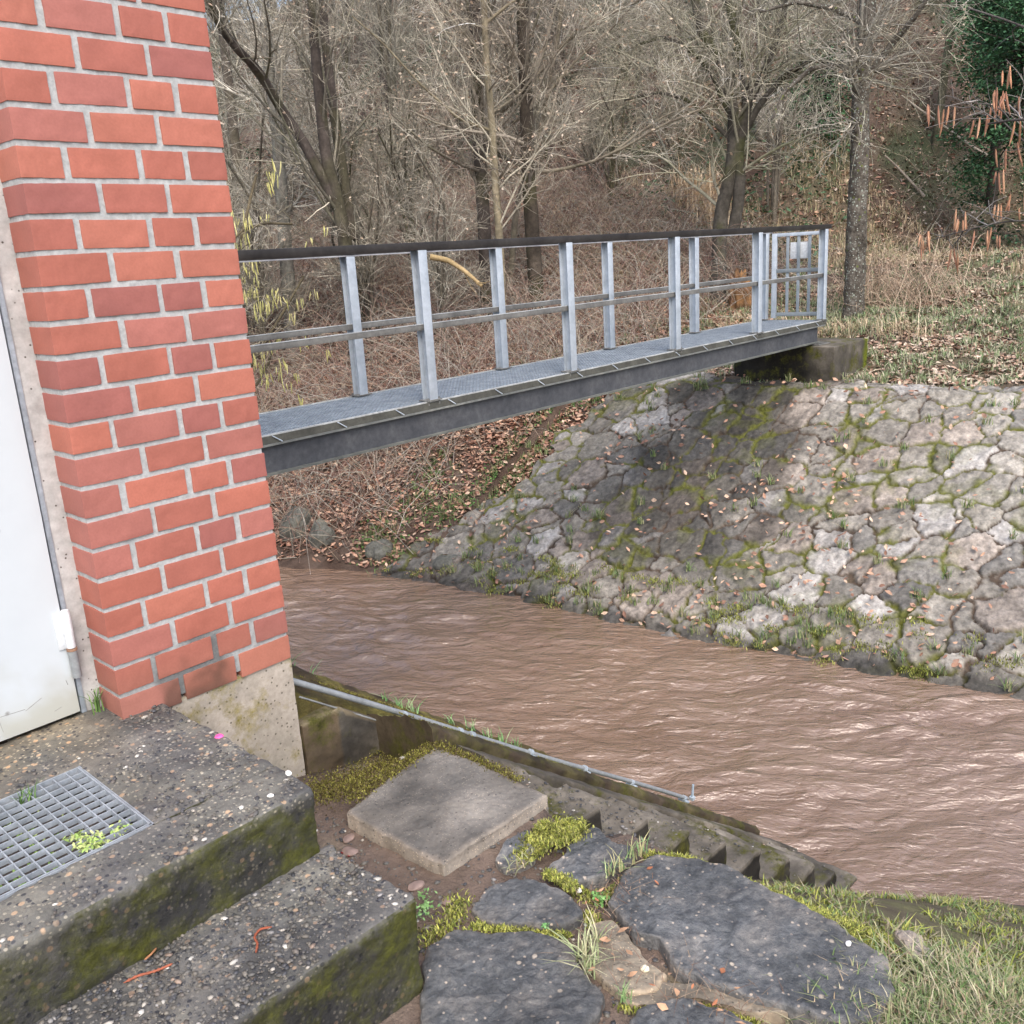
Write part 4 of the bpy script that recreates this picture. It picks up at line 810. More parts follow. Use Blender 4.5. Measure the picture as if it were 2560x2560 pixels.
# gravel and flat stones on the mud
mb = MB(); r2 = np.random.default_rng(77); pebbles(mb, 3200, .17, 1.0, -1.9, -.3, lambda x, y: G(x, y)+.001, .002, .007, r2, 0); tag(mb.build('gravel', M_PEB), 'fine gravel on the mud between steps and flagstones', 'gravel', kind='stuff')
for i, (u, v_, s, lb) in enumerate([(870, 2085, .022, 'flat brownish stone in the mud, upper of the two by the upper step'), (872, 2118, .026, 'flat brownish stone in the mud, lower of the two by the upper step'), (1040, 2205, .024, 'flat pink-brown stone in the mud left of the slab corner'), (1115, 2235, .016, 'small rough brown stone below the corner of the square slab')]):
    q = onz(u, v_, -.385); stone('stone', lb, (q[0], q[1], G(q[0], q[1])+.004), s, (.26, .19, .16), 10+i, cat='stone', flat=.22)
P = along([(1700, 2500), (1900, 2540), (1560, 2440), (1500, 2260), (1620, 2190), (1420, 2340)], FZ, .04, 260); P = np.concatenate([P, np.full((len(P), 1), FZ+.016)], 1)
v, f, c = leaves(P[:26], .022, pick(r, [(.4, .16, .08), (.5, .3, .18)], 26), .3, seed=71)
tw = blades(P[26:]-np.array([0, 0, .012]), .022, .0014, 2.5, pick(r, [(.2, .12, .08), (.3, .22, .15)], len(P)-26), 72)
tag(MB().add(v, f, c).add(*tw).build('plant_debris', M_LEAF), 'dry stalks, needles and leaf bits lying in the paving joints', 'debris', kind='stuff')

# ------------------------------------------------------------------ trees
def rot_dirs(d, ang, r):
    n = len(d); a = np.cross(d, r.normal(size=(n, 3))); a /= np.linalg.norm(a, axis=1)[:, None]
    return d*np.cos(ang)[:, None]+a*np.sin(ang)[:, None]
def grow(Ppar, Rpar, n, L, ang, K, r, tmin=.2, up=.15, wig=.12, rr=.45, rmin=.0016, droop=0):
    N = len(Ppar); Kp = Ppar.shape[1]
    Lp = np.linalg.norm(np.diff(Ppar, axis=1), axis=2).sum(1); pi = r.choice(N, n, p=Lp/Lp.sum()); t = tmin+(1-tmin)*r.random(n)
    s = t*(Kp-1); i = np.minimum(s.astype(int), Kp-2); fr = (s-i)[:, None]
    o = Ppar[pi, i]*(1-fr)+Ppar[pi, i+1]*fr; d = Ppar[pi, i+1]-Ppar[pi, i]; d /= np.maximum(np.linalg.norm(d, axis=1), 1e-9)[:, None]
    R0 = Rpar[pi, i]*(1-fr[:, 0])+Rpar[pi, i+1]*fr[:, 0]
    d = rot_dirs(d, r.normal(ang, ang*.3, n), r); Ln = L*r.uniform(.4, 1.3, n)*(1.1-.6*t)
    pts = [o]; cur = d
    for k in range(K-1):
        cur = cur+r.normal(0, wig, (n, 3))+np.array([0, 0, up-droop*k]); cur /= np.linalg.norm(cur, axis=1)[:, None]; pts.append(pts[-1]+cur*(Ln/(K-1))[:, None])
    P = np.stack(pts, 1); R = np.maximum(R0*rr, rmin)[:, None]*np.linspace(1, .3, K)[None]; R = np.maximum(R, rmin*.5)
    return P, R
def polyR(P, r0, r1, K=14, wob=0, r=None):
    P = np.array(P, float); s = np.r_[0, np.cumsum(np.linalg.norm(np.diff(P, axis=0), axis=1))]; t = np.linspace(0, s[-1], K)
    Q = np.stack([np.interp(t, s, P[:, k]) for k in range(3)], 1)
    for _ in range(max(1, K//8)): Q[1:-1] = (Q[:-2]+2*Q[1:-1]+Q[2:])/4
    if wob: Q[1:] += r.normal(0, wob, (K-1, 3))*np.array([1, 1, .4])
    return Q, np.linspace(r0, r1, K)
def woodcol(V, col, r, v=.22, mossy=0, lich=0, seed=1):
    c = np.array(col)[None]*(1+v*fbm(V*np.array([9, 9, 3]), seed, 3))[:, None]
    if mossy: m_ = sstep(.0, .6, fbm(V*3, seed+3, 3)+.2)[:, None]*mossy; c = c*(1-m_)+np.array([.1, .11, .03])*m_
    if 0 < lich < .5: l_ = sstep(.05, .3, fbm(V*np.array([26, 26, 14]), seed+5, 4)+.25*fbm(V*2.5, seed+8, 2))[:, None]*lich; c = c*(1-l_)+np.array([.36, .4, .34])*l_
    return np.clip(c, .004, 1)
def tree(name, label, stems, levels, col, twcol, seed, group=None, mossy=.3, lich=0, deadleaf=0, cat='tree', catk=0, catcol=None, minr=.0022, catL=.07, tm0=.3):
    """stems: list of (points, r0, r1); levels: list of (count, length, angle, K, up, droop)"""
    r = np.random.default_rng(seed); S_ = [polyR(p_, a, b, 60 if cat == 'tree' else 18, .0, r) for p_, a, b in stems]; base = S_[0][0][0]
    T = thing(name, label, cat, tuple(base), group); mb = MB()
    for Q, R in S_:
        nn_ = 14 if len(Q) > 20 else 8; v, f = tubes(Q[None], R[None], nn_); v = v+(fbm(v*7, seed, 3)*.14+fbm(v*np.array([40, 40, 10]), seed, 2)*.08)[:, None]*np.repeat(R, nn_)[:, None]*np.array([1, 1, 0]); mb.add(v, f, woodcol(v, col, r, .35, mossy, lich, seed))
    mb.build('trunk', M_LICHEN if lich > .5 else M_BARK, T)
    P = np.stack([q for q, _ in S_]); R = np.stack([q for _, q in S_]); mb = MB(); allp = []
    for li, (n, L, ang, K, up, dr) in enumerate(levels):
        P, R = grow(P, R, n, L, ang, K, r, tmin=tm0 if li == 0 else .1, up=up, droop=dr, wig=.13 if li < 2 else .2, rmin=minr*(2 if li == 0 else 1.3 if li == 1 else 1), rr=.3 if li == 0 else .5)
        v, f = tubes(P, R, 5 if li == 0 else 3)
        cc = np.array(twcol)[None]*np.array([1.45, 1.55, 1.62])*np.exp(r.normal(-.02, .38, (len(P), 1)))*(1 if li else .75)
        cc = np.repeat(np.clip(cc, .01, 1), P.shape[1]*(5 if li == 0 else 3), 0)
        if mossy and li < 2: m_ = sstep(0, .5, fbm(v*4, seed, 2))[:, None]*mossy*.8; cc = cc*(1-m_)+np.array([.13, .14, .05])*m_
        mb.add(v, f, cc); allp.append(P[:, -2:].reshape(-1, 3))
    mb.build('crown', M_TWIG, T)
    E = allp[-1]
    if deadleaf:
        q = E[r.integers(0, len(E), deadleaf*3)]-np.array([0, 0, .02]); v, f, c = leaves(q, .042, pick(r, [(.46, .37, .28), (.38, .28, .2), (.56, .47, .37)], len(q)), 1.5, seed=seed); MB().add(v, f, c).build('dead_leaves', M_LEAF, T)['kind'] = 'stuff'
    if catk:
        q = E[r.integers(0, len(E), catk)]; q = np.repeat(q, 3, 0)+r.normal(0, .02, (catk*3, 3))*np.array([1, 1, .5]); L = catL*r.uniform(.6, 1.3, len(q))
        K = 5; t = np.linspace(0, 1, K); PP = q[:, None, :]-np.array([0, 0, 1.])*(L[:, None]*t[None])[:, :, None]+r.normal(0, .011, (len(q), 1, 3))*np.array([1, 1, 0])*(t**1.5)[None, :, None]
        RR = np.broadcast_to(np.array([.35, 1, 1, .9, .3])*.0042*(catL/.07)**.5, (len(q), K)); v, f = tubes(PP, RR, 5); MB().add(v, f, np.repeat(pick(r, catcol, len(q)), K*5, 0)).build('catkins', M_LEAF, T)['kind'] = 'stuff'
    return T
def base_at(u, v, t0=6): q, t = hit(u, v, t0); q = q.copy(); q[2] -= .08; return q, t
GREYB = (.15, .125, .1); DARKB = (.1, .082, .07); TAN = (.33, .28, .19); TW = (.34, .3, .245)

# T1 dark forked tree left
b, D = base_at(895, 935)
tree('forked_tree', 'dark brown forked tree behind the first bridge bays with a long leaning left limb', [
    ([b, pt(880, 780, D), pt(868, 640, D), pt(845, 500, D), pt(815, 400, D), pt(800, 250, D), pt(785, 100, D), pt(768, -150, D)], .115, .045),
    ([pt(855, 540, D), pt(800, 430, D), pt(750, 340, D), pt(700, 270, D), pt(650, 180, D-.4), pt(590, 120, D-.8), pt(545, 60, D-1), pt(500, -60, D-1.2)], .075, .04),
    ([pt(880, 600, D+.2), pt(860, 450, D+.3), pt(835, 280, D+.5), pt(812, 100, D+.6), pt(800, -150, D+.7)], .08, .045)],
    [(46, 2.2, .7, 6, .12, 0), (300, 1.0, .8, 5, .05, 0), (1800, .5, .8, 4, .02, .02)], DARKB, (.2, .17, .13), 1, deadleaf=120)
# T2 pale trunk at left
b, D = base_at(735, 900)
tree('pale_tree', 'slim pale grey tree with peeling bark left of the dark forked tree', [([b, pt(720, 700, D), pt(705, 500, D), pt(690, 300, D), pt(665, 120, D), pt(650, -150, D)], .11, .06)],
     [(24, 1.5, .8, 5, .1, 0), (160, .8, .8, 4, .05, 0), (900, .4, .8, 4, 0, .02)], (.26, .24, .21), TW, 2, mossy=.1, lich=.3)
# T3, T4 dark conifers-like trunks
b, D = base_at(1218, 820)
tree('dark_tree', 'straight dark trunk behind the left bay of the footbridge rail', [([b, pt(1215, 650, D), pt(1205, 480, D), pt(1195, 300, D), pt(1190, 130, D), pt(1180, -150, D)], .1, .07)],
     [(30, 1.8, .9, 6, .1, 0), (200, .9, .8, 5, .05, 0), (1200, .45, .8, 4, 0, .02)], DARKB, (.22, .18, .14), 3, deadleaf=150)
b, D = base_at(1345, 800)
tree('dark_tree', 'straight dark trunk in the middle bay, right of the other dark one', [([b, pt(1335, 640, D), pt(1322, 450, D), pt(1315, 250, D), pt(1308, 60, D), pt(1300, -150, D)], .11, .075)],
     [(30, 1.9, .9, 6, .1, 0), (200, .9, .8, 5, .05, 0), (1200, .45, .8, 4, 0, .02)], (.08, .065, .05), (.22, .18, .14), 4, deadleaf=150)
# T5 light sapling
b, D = base_at(1255, 790, 7); D -= 1.0; b = pt(1255, 790, D); b[2] = G(b[0], b[1])-.05
tree('sapling', 'light tan sapling rising between the two dark trunks', [([b, pt(1252, 640, D), pt(1238, 450, D), pt(1228, 280, D), pt(1215, 160, D), pt(1205, -150, D)], .055, .038),
     ([pt(1240, 330, D), pt(1150, 300, D), pt(1050, 210, D-.3), pt(960, 110, D-.5), pt(880, 40, D-.6)], .02, .008), ([pt(1212, 60, D), pt(1260, 20, D), pt(1340, -40, D), pt(1400, -90, D)], .02, .012)],
     [(26, 1.6, .8, 6, .06, 0), (200, .8, .7, 5, .02, 0), (1100, .4, .8, 4, 0, .02)], TAN, (.34, .29, .22), 5, mossy=.1, deadleaf=160)
# T6 leaning limbs
b, D = base_at(1290, 720, 7); D -= .6; b = pt(1268, 760, D); b[2] = G(b[0], b[1])-.05
tree('sapling', 'slanting pale sapling with long bare limbs reaching up to the right above the handrail', [
    ([b, pt(1290, 520, D), pt(1320, 430, D), pt(1340, 380, D), pt(1372, 200, D), pt(1400, 60, D), pt(1415, -150, D)], .05, .03),
    ([pt(1318, 432, D), pt(1400, 425, D), pt(1480, 405, D-.2), pt(1560, 370, D-.3), pt(1640, 320, D-.4), pt(1720, 285, D-.5), pt(1800, 255, D-.6)], .028, .01),
    ([pt(1500, 408, D-.2), pt(1580, 345, D-.3), pt(1660, 290, D-.4), pt(1760, 250, D-.5)], .02, .008),
    ([pt(1240, 290, D), pt(1320, 220, D), pt(1385, 130, D), pt(1470, 60, D-.2), pt(1600, 0, D-.4), pt(1700, -60, D-.5)], .035, .014),
    ([pt(1260, 320, D), pt(1340, 270, D-.1), pt(1440, 150, D-.2), pt(1540, 60, D-.3), pt(1620, -30, D-.4)], .025, .012)],
    [(60, 1.3, .6, 6, .08, 0), (380, .7, .7, 5, .03, 0), (1700, .35, .8, 4, 0, .02)], (.3, .26, .2), (.36, .31, .25), 6, mossy=.15, deadleaf=260)
# T7 arching multi-stem tree
D = 14.0; b = pt(1795, 590, D); b[2] = float(G(b[0], b[1]))-.1
tree('gnarled_tree', 'gnarled dark multi-stemmed tree with arching mossy branches behind the right part of the handrail', [
    ([b, pt(1800, 540, D), pt(1815, 480, D), pt(1832, 410, D), pt(1835, 330, D), pt(1830, 240, D), pt(1800, 150, D), pt(1750, 80, D), pt(1730, -60, D)], .115, .05),
    ([pt(1835, 575, D), pt(1845, 510, D), pt(1850, 440, D), pt(1845, 370, D), pt(1870, 260, D), pt(1850, 150, D), pt(1830, 40, D), pt(1800, -100, D)], .085, .045),
    ([pt(1848, 350, D), pt(1900, 260, D), pt(1960, 190, D), pt(2030, 150, D-.3), pt(2110, 160, D-.5)], .055, .02),
    ([pt(1832, 300, D), pt(1780, 180, D), pt(1720, 120, D), pt(1660, 90, D), pt(1600, 110, D)], .05, .018),
    ([pt(1840, 330, D), pt(1920, 160, D), pt(1960, 40, D), pt(1980, -100, D)], .055, .03), ([pt(1840, 360, D), pt(1720, 250, D), pt(1650, 230, D), pt(1560, 250, D)], .035, .014)],
    [(90, 2.0, .7, 7, .02, .02), (650, 1.1, .8, 6, 0, .02), (3200, .6, .8, 4, 0, .03)], (.1, .09, .075), (.26, .23, .17), 7, mossy=.55, deadleaf=60, minr=.003)
# T8 lichen trunk by the bridge end
b, D = base_at(2132, 790, 7)
tree('lichen_tree', 'lichen-spotted tree trunk standing right of the bridge end', [([b+np.array([0, 0, 0]), pt(2135, 740, D), pt(2140, 640, D), pt(2142, 520, D), pt(2150, 380, D), pt(2150, 240, D), pt(2160, 120, D), pt(2172, -20, D), pt(2180, -200, D)], .135, .085),
     ([pt(2160, 190, D), pt(2090, 165, D), pt(2030, 170, D-.2), pt(1960, 230, D-.3), pt(1930, 300, D-.4)], .045, .015), ([pt(2162, 200, D), pt(2230, 110, D), pt(2290, 40, D-.2), pt(2340, -40, D-.3)], .05, .02),
     ([pt(2165, 60, D), pt(2080, 20, D), pt(1990, 5, D-.3), pt(1900, 30, D-.4)], .04, .015)],
     [(16, 1.3, .9, 6, .02, .02), (110, .9, .8, 5, 0, .02), (700, .45, .8, 4, 0, .03)], (1, 1, 1), (.24, .21, .17), 8, mossy=.0, lich=.6, deadleaf=40, minr=.003, tm0=.5)
# hazel with yellow catkins behind the pillar
hz = np.array([.2, 4.2, -.5])
tree('hazel_shrub', 'hazel with pale yellow hanging catkins right beside the brick pillar', [
    ([hz, pt(540, 900, 6.6), pt(580, 700, 6.7), pt(610, 560, 6.8), pt(640, 440, 6.9)], .03, .01), ([hz+np.array([.1, 0, 0]), pt(590, 1000, 6.6), pt(640, 880, 6.8), pt(700, 800, 7), pt(760, 690, 7.1)], .022, .008),
    ([hz+np.array([.15, .1, 0]), pt(560, 1050, 6.7), pt(610, 1000, 6.9), pt(660, 960, 7), pt(690, 850, 7.1)], .022, .008), ([hz, pt(520, 700, 6.5), pt(560, 600, 6.6), pt(620, 540, 6.8), pt(730, 560, 7)], .022, .008)],
    [(40, .7, .7, 5, .04, 0), (200, .4, .8, 4, 0, .02), (500, .2, .8, 4, 0, .03)], (.16, .13, .08), (.22, .18, .12), 9, mossy=.1, catk=210, catcol=[(.6, .56, .2), (.52, .5, .2), (.66, .6, .28)], cat='shrub', minr=.0016, catL=.075)
# alder with red-brown catkins overhead, rooted outside the picture on the right
al = np.array([1.0, -4.6, -.5])
tree('alder_tree', 'overhanging alder twigs with orange-brown catkins at the right and top picture edges', [
    ([al, al+np.array([.3, .2, 1.6]), pt(2900, 300, 4.2), pt(2700, 120, 4.2), pt(2560, 60, 4.3), pt(2420, 20, 4.5)], .02, .003), ([al, al+np.array([.4, .2, 1.2]), pt(2850, 500, 4.2), pt(2700, 300, 4.3), pt(2580, 270, 4.4), pt(2470, 310, 4.5)], .05, .004),
    ([al, al+np.array([.4, .2, 1.0]), pt(2900, 700, 4.3), pt(2660, 420, 4.5), pt(2560, 370, 4.6), pt(2470, 265, 4.7)], .016, .0025), ([al, al+np.array([.4, .2, .8]), pt(2900, 900, 4.6), pt(2700, 560, 4.8), pt(2560, 530, 5), pt(2330, 600, 5.2)], .016, .0025),
    ([al, al+np.array([.2, .2, 2]), pt(2700, -300, 4), pt(2400, -220, 4.2), pt(2250, -120, 4.4), pt(2160, -10, 4.6)], .018, .003), ([al, al+np.array([.2, .2, 2]), pt(2500, -500, 4), pt(1800, -420, 4.2), pt(1000, -220, 4.6), pt(720, -60, 4.8)], .018, .003)],
    [(120, .42, .7, 5, 0, .03), (420, .2, .8, 4, -.02, .03)], (.16, .14, .125), (.15, .13, .115), 10, mossy=.1, catk=190, catcol=[(.46, .24, .14), (.54, .31, .19), (.38, .19, .12)], minr=.0016, catL=.085, tm0=.5)

# evergreen upper right
def evergreen(label, c0, rad, n, seed, D):
    r = np.random.default_rng(seed); g = G(c0[0], c0[1]); T = thing('evergreen_tree', label, 'tree', (c0[0], c0[1], g))
    Q, R = polyR([(c0[0], c0[1], g-.1), (c0[0]+.1, c0[1], c0[2]), (c0[0], c0[1], c0[2]+rad[2]*.9)], .12, .03); v, f = tubes(Q[None], R[None], 8); MB().add(v, f, (.06, .05, .04)).build('trunk', M_TWIG, T)
    m = 170; cen = r.normal(0, 1, (m, 3)); cen /= np.linalg.norm(cen, axis=1)[:, None]; cen *= (r.uniform(.35, 1, m)**.5)[:, None]*np.array(rad)*(1+.25*r.normal(0, 1, (m, 1))); cen += np.array(c0)
    p_ = np.repeat(cen, n//m, 0)+r.normal(0, .16, ((n//m)*m, 3))*np.array([1, 1, .7]); sh = np.repeat(r.uniform(.6, 1.3, m), n//m)[:, None]
    v, f, c = leaves(p_, .062, pick(r, [(.045, .11, .05), (.06, .15, .065), (.08, .19, .08), (.035, .08, .04)], len(p_))*sh, .9, seed=seed); MB().add(v, f, c).build('foliage', M_LEAF, T)
    tw = np.repeat(np.array([[c0[0], c0[1], c0[2]-.3]]), m, 0); PP = np.stack([tw, (tw+cen)/2+r.normal(0, .1, (m, 3)), cen], 1); v, f = tubes(PP, np.broadcast_to(np.array([.03, .018, .006]), (m, 3)), 3); MB().add(v, f, (.06, .05, .04)).build('branches', M_TWIG, T); return T
q = pt(2640, 90, 19); evergreen('dark green bushy evergreen at the upper right edge of the picture', q, (1.45, 1.45, 2.7), 42000, 51, 15)
q = pt(2520, -60, 22); evergreen('blue-green evergreen half hidden behind the bushy one at the upper right', q, (.9, .9, 1.8), 16000, 52, 17)
q = pt(2040, 250, 20); evergreen('small dark ivy-clad evergreen behind the lichen-spotted trunk', q, (.6, .6, 1.0), 6000, 53, 20)

# thicket of bare shrubs and young trees on the hillside
protos = []
specs = [('bare_shrub', 5, 3.2, (.26, .225, .175)), ('bare_shrub', 7, 2.6, (.22, .19, .14)), ('bare_shrub', 6, 3.8, (.3, .26, .21)), ('bare_tree', 1, 6.5, (.2, .17, .14)), ('bare_tree', 2, 7.5, (.25, .22, .17)), ('bare_tree', 1, 5.5, (.3, .27, .21))]
LBS = ['many-stemmed bare grey-brown shrub in the thicket behind the bridge', 'low spreading bare olive-brown shrub in the thicket', 'tall pale many-stemmed bare shrub in the thicket', 'bare dark young tree on the wooded hillside', 'bare twin-stemmed young tree on the wooded hillside', 'bare pale young tree on the wooded hillside']
for i, (nm, ns, H, tc_) in enumerate(specs):
    r = np.random.default_rng(200+i); stems = []
    for s in range(ns):
        a = r.uniform(0, 6.28); ln = (.45 if nm == 'bare_shrub' else .1)*r.uniform(.5, 1.3); h = H*r.uniform(.7, 1.1); o = np.array([math.cos(a), math.sin(a), 0])
        stems.append(([o*.08, o*.1*H*ln+np.array([0, 0, h*.35]), o*.3*H*ln+np.array([r.normal(0, .1), r.normal(0, .1), h*.7]), o*.5*H*ln+np.array([r.normal(0, .2), r.normal(0, .2), h])], .03 if nm == 'bare_shrub' else .085, .012))
    t_ = tree(nm, LBS[i], stems, [(34, H*.36, .6, 6, .05, .01), (260, H*.2, .7, 5, .02, .02), (1500, H*.1, .8, 4, 0, .02)], tuple(np.array(tc_)*.6), tc_, 300+i, group=['shrubs of the thicket behind the bridge', 'shrubs of the thicket behind the bridge', 'shrubs of the thicket behind the bridge', 'young trees on the wooded hillside', 'young trees on the wooded hillside', 'young trees on the wooded hillside'][i], mossy=.35 if i in (1, 3) else .1, deadleaf=[60, 160, 40, 60, 120, 40][i], minr=.004, cat='shrub' if nm == 'bare_shrub' else 'tree')
    protos.append(t_)
r = np.random.default_rng(404); used = [False]*6; placed = 0
def place(x, y, i, sc):
    z = float(G(x, y))-.05; rz = r.uniform(0, 6.28)
    if not used[i]: used[i] = True; o = protos[i]; o.location = (x, y, z); o.rotation_euler = (0, 0, rz); o.scale = (sc,)*3
    else: o = copy_tree(protos[i], (x, y, z), rz, sc)
# a fan of view directions, from the stream bank back up the hill
for D, n in ((11.5, 3), (13, 8), (15, 12), (17.5, 14), (19, 10), (20, 11), (24, 10), (29, 11), (35, 10), (42, 9)):
    for k in range(n):
        u = 420+(2600-420)*(k+r.uniform(.1, .9))/n; D_ = D*r.uniform(.93, 1.07); q = pt(u, 600, D_)
        if D_ < 16 and u > 1900: continue
        if D_ < 15.5 and u > 1560: continue
        if D_ < 14.5 and 1130 < u < 1400: continue
        if D_ < 13.5 and u > 1500: continue
        if u > 1950 and D_ < 22: continue
        if u > 1950 and r.random() < .4: continue
        if q[0]-xtoe(q[1]) < 1.6: continue
        i = int(r.integers(0, 3)) if (D < 18 or r.random() < .35) else int(r.integers(3, 6)); place(q[0], q[1], i, r.uniform(.75, 1.15)*(1 if i > 2 else .9))
# larger dark trunks scattered on the hill
def bigtrunk(u, D, rad, lb, col, seed):
    q = pt(u, 500, D); z = float(G(q[0], q[1])); r = np.random.default_rng(seed); l = r.normal(0, .35, 2)
    tree('tall_tree', lb, [([(q[0], q[1], z-.1), (q[0]+l[0]*.3, q[1]+l[1]*.3, z+2.5), (q[0]+l[0], q[1]+l[1], z+6), (q[0]+l[0]*1.5, q[1]+l[1]*1.4, z+10)], rad, rad*.5)], [(30, 2.4, .9, 6, .05, 0), (200, 1.2, .8, 5, 0, 0), (900, .6, .8, 4, 0, 0)], col, (.2, .17, .14), seed, mossy=.2, minr=.004)
for k_, (u, D, rad, lb, col) in enumerate([(980, 21, .12, 'tall dark trunk on the hillside between forked tree and straight dark trunk', DARKB), (1420, 22, .13, 'tall dark trunk on the hillside right of the middle straight trunk', (.09, .07, .05)), (1555, 25, .12, 'grey-brown tall trunk on the hillside above the middle of the handrail', GREYB),
     (1690, 23, .1, 'thin tall trunk on the hillside left of the gnarled tree', GREYB), (2020, 26, .14, 'tall purplish-brown trunk on the hillside left of the lichen-spotted tree', (.11, .08, .07)), (2230, 27, .14, 'dark tall trunk on the hillside right of the lichen-spotted tree', DARKB), (600, 18, .1, 'grey tall trunk nearest the brick pillar on the hillside', GREYB), (1085, 28, .14, 'far tall trunk on the hillside above the left bay of the handrail', (.12, .09, .07)), (2330, 22, .08, 'slim greenish trunk below the evergreens', (.15, .14, .1))]):
    bigtrunk(u, D, rad, lb, col, 500+k_)

# brambles and undergrowth: arching canes
r = np.random.default_rng(88)
def canes(n, xy, L, rad, cols, h=.5, K=7, lay=.0):
    P0 = onG(xy, 0); th = r.uniform(0, 6.28, n); d = np.stack([np.cos(th), np.sin(th), np.zeros(n)], 1); L = L*r.uniform(.4, 1.3, n); t = np.linspace(0, 1, K)
    hh = L*h*r.uniform(.2, 1.2, n); P = P0[:, None]+d[:, None]*(L[:, None]*t[None])[:, :, None]; P[:, :, 2] += hh[:, None]*np.sin(np.pi*t[None]*r.uniform(.5, 1.05, (n, 1)))
    P += np.cumsum(r.normal(0, .035, P.shape), axis=1)*L[:, None, None]
    v, f = tubes(P, np.broadcast_to(rad*np.linspace(1, .4, K), (n, K)), 3); return v, f, np.repeat(pick(r, cols, n), K*3, 0)
BR = [(.34, .24, .19), (.26, .17, .14), (.42, .32, .24), (.2, .12, .1), (.36, .3, .22)]
xy = cand(26000, 2.8, 13, 4.6, 16); d = xy[:, 0]-xtoe(xy[:, 1]); left = sstep(6.5, 4.0, xy[:, 0]-.2*xy[:, 1])
k = (d > .1) & (r.random(len(xy)) < np.where(d > 2.7, .8, np.clip(.03+.8*sstep(4.9, 5.9, xy[:, 1]), 0, 1))); xy = xy[k]
v, f, c = canes(len(xy), xy, 1.05, .0042, BR+[(.38, .35, .3), (.46, .42, .35), (.3, .28, .23)], .62)
tag(MB().add(v, f, c).build('brambles', M_TWIG), 'tangle of bare bramble canes and twigs on the slope behind the bridge', 'brambles', kind='stuff')
xy = cand(20000, 9.5, 30, -9, 30); k = (xy[:, 0]-xtoe(xy[:, 1]) > np.where(xy[:, 1] > 6, 6.2, 11.5)) & (fbm(xy*.5, 66, 2) > -.1); xy = xy[k]
v, f, c = canes(len(xy), xy, 1.2, .0058, BR+[(.4, .36, .28), (.24, .24, .16)], .5)
tag(MB().add(v, f, c).build('undergrowth', M_TWIG), 'tangled twiggy undergrowth on the wooded hillside', 'undergrowth', kind='stuff')
# bleached dry grass at the foot of the hill
xy = cand(17000, 10, 21, -7, 9); dd = xy[:, 0]-xtoe(xy[:, 1]); k = (dd > 5.0) & (dd < 14) & (fbm(xy*.6, 67, 3) > np.where(xy[:, 1] > 4, -.1, np.where(dd > 9, .0, .3))); P = onG(xy[k]); P = np.repeat(P, 5, 0); P[:, :2] += r.normal(0, .05, (len(P), 2))
v, f, c = blades(P, .19, .008, 1.6, pick(r, [(.52, .42, .28), (.44, .34, .22), (.6, .5, .36), (.36, .28, .18), (.3, .3, .16)], len(P)), 15)
tag(MB().add(v, f, c).build('dry_grass', M_LEAF), 'bleached dry grass at the foot of the wooded hillside', 'dry grass', kind='stuff')
# ivy cover
xy = cand(90000, 12, 34, -10, 26); k = (xy[:, 0]-xtoe(xy[:, 1]) > 8.5) & (fbm(xy*.33, 68, 3)+.25*fbm(xy*1.5, 69, 2) > -.08); P = onG(xy[k], .06); P[:, 2] += r.random(len(P))*.3
v, f, c = leaves(P, .085, pick(r, [(.035, .08, .035), (.05, .11, .05), (.07, .14, .07), (.09, .13, .09)], len(P)), .6, seed=81)
tag(MB().add(v, f, c).build('ivy', M_LEAF), 'dark green ivy covering parts of the wooded hillside', 'ivy', kind='stuff')
# fallen limbs
def log(name, label, pts, r0, r1, col, seed, cat='branch', mossy=.1, nt_=5):
    Q, R = polyR(pts, r0, r1, 18); r = np.random.default_rng(seed); v, f = tubes(Q[None], R[None], 8); T = thing(name, label, cat, tuple(Q[0])); MB().add(v, f, woodcol(v, col, r, .2, mossy, 0, seed)).build('limb', M_TWIG, T)
    P, RR = grow(Q[None], R[None], nt_, .45, .6, 5, r, rmin=.004, rr=.3); v, f = tubes(P, RR, 4); MB().add(v, f, np.array(col)*.9).build('twigs', M_TWIG, T)
def gp(u, v, t0, lift=.05):
    q, t = hit(u, v, t0); q = q.copy(); q[2] += lift; return q, t
def gpath(pts, lift): return [gp(u, v, 12, l_)[0] for (u, v), l_ in zip(pts, lift)]
log('fallen_branch', 'long pale fallen branch lying slanting on the hillside right of the lichen-spotted trunk', gpath([(2250, 305), (2300, 330), (2340, 350), (2380, 372), (2430, 395), (2490, 415)], (.5, .4, .35, .3, .2, .1)), .022, .04, (.42, .37, .31), 5)
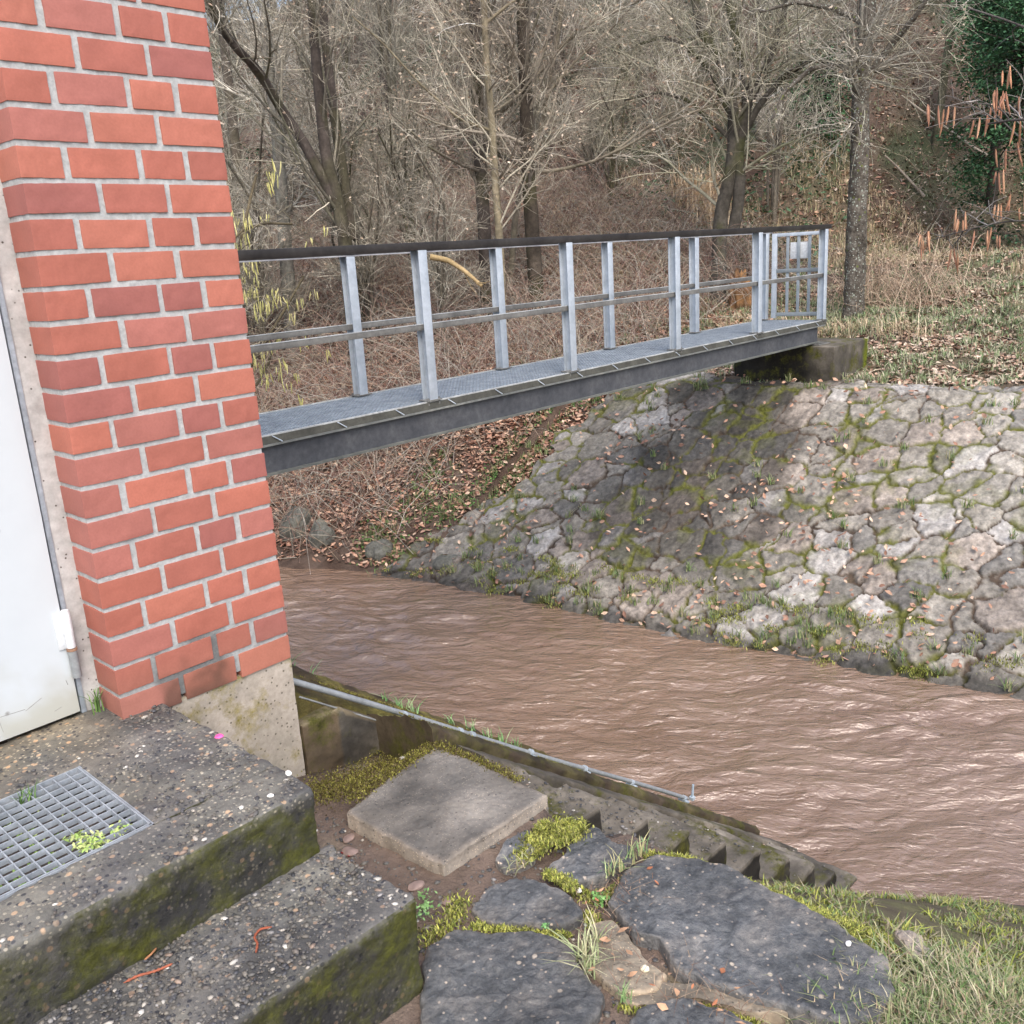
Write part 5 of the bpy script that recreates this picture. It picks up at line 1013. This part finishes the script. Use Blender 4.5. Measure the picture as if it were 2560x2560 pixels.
log('fallen_branch', 'broken pale branch in the brush below the long fallen one', gpath([(2210, 430), (2240, 450), (2270, 475), (2310, 505)], (.3, .25, .2, .1)), .015, .03, (.36, .3, .25), 6)
q, D = gp(1120, 700, 8); D = 11.5
log('fallen_log', 'curved yellowish dead log seen between the rails of the first bridge bays', [pt(1075, 642, D), pt(1120, 650, D), pt(1165, 680, D-.1), pt(1205, 715, D-.2)], .035, .022, (.34, .25, .13), 7, cat='log')
log('fallen_branch', 'thin twig raft hanging into the water from the leafy bank at the left', [onz(760, 1350, WZ+.12), onz(820, 1385, WZ+.05), onz(880, 1405, WZ+.03), onz(930, 1425, WZ)], .014, .01, (.24, .17, .12), 8)
q, D = gp(1850, 770, 8)
v, f = shell([np.linspace(-1, 1, 14)]*3); v /= np.linalg.norm(v, axis=1)[:, None]; v = v*np.array([.17, .17, .42])*(1+.3*fbm(v*np.array([4, 4, 1.5]), 5, 3))[:, None]+q
tag(MB().add(v, f, mixc((.3, .17, .08), (.12, .07, .04), np.clip(.5+fbm(v*9, 3, 3), 0, 1))).build('tree_stump', M_TWIG, loc=q), 'rotten orange-brown stump behind the right bays of the bridge rail', 'stump')
q, D = gp(1760, 545, 10)
rr_ = np.random.default_rng(5); P = np.repeat(q[None], 700, 0)+rr_.normal(0, .22, (700, 3))*np.array([1, 1, 0]); P[:, 2] = G(P[:, 0], P[:, 1]); v, f, c = blades(P, .75, .012, .7, pick(rr_, [(.6, .46, .3), (.5, .36, .23), (.66, .54, .38)], 700), 17)
tag(MB().add(v, f, c).build('dry_grass_tuft', M_LEAF, loc=q), 'big straw-coloured grass tussock at the foot of the gnarled tree', 'grass tuft')
q, D = gp(2230, 760, 8)
rr_ = np.random.default_rng(6); P = np.repeat(q[None], 260, 0)+rr_.normal(0, .5, (260, 3))*np.array([.7, 1, 0]); r = rr_; v, f, c = canes(260, P[:, :2], .7, .0055, [(.5, .4, .3), (.4, .3, .22)], .9)
tag(MB().add(v, f, c).build('bramble_clump', M_TWIG, loc=q), 'clump of arching pale bramble canes right of the lichen-spotted trunk', 'brambles')
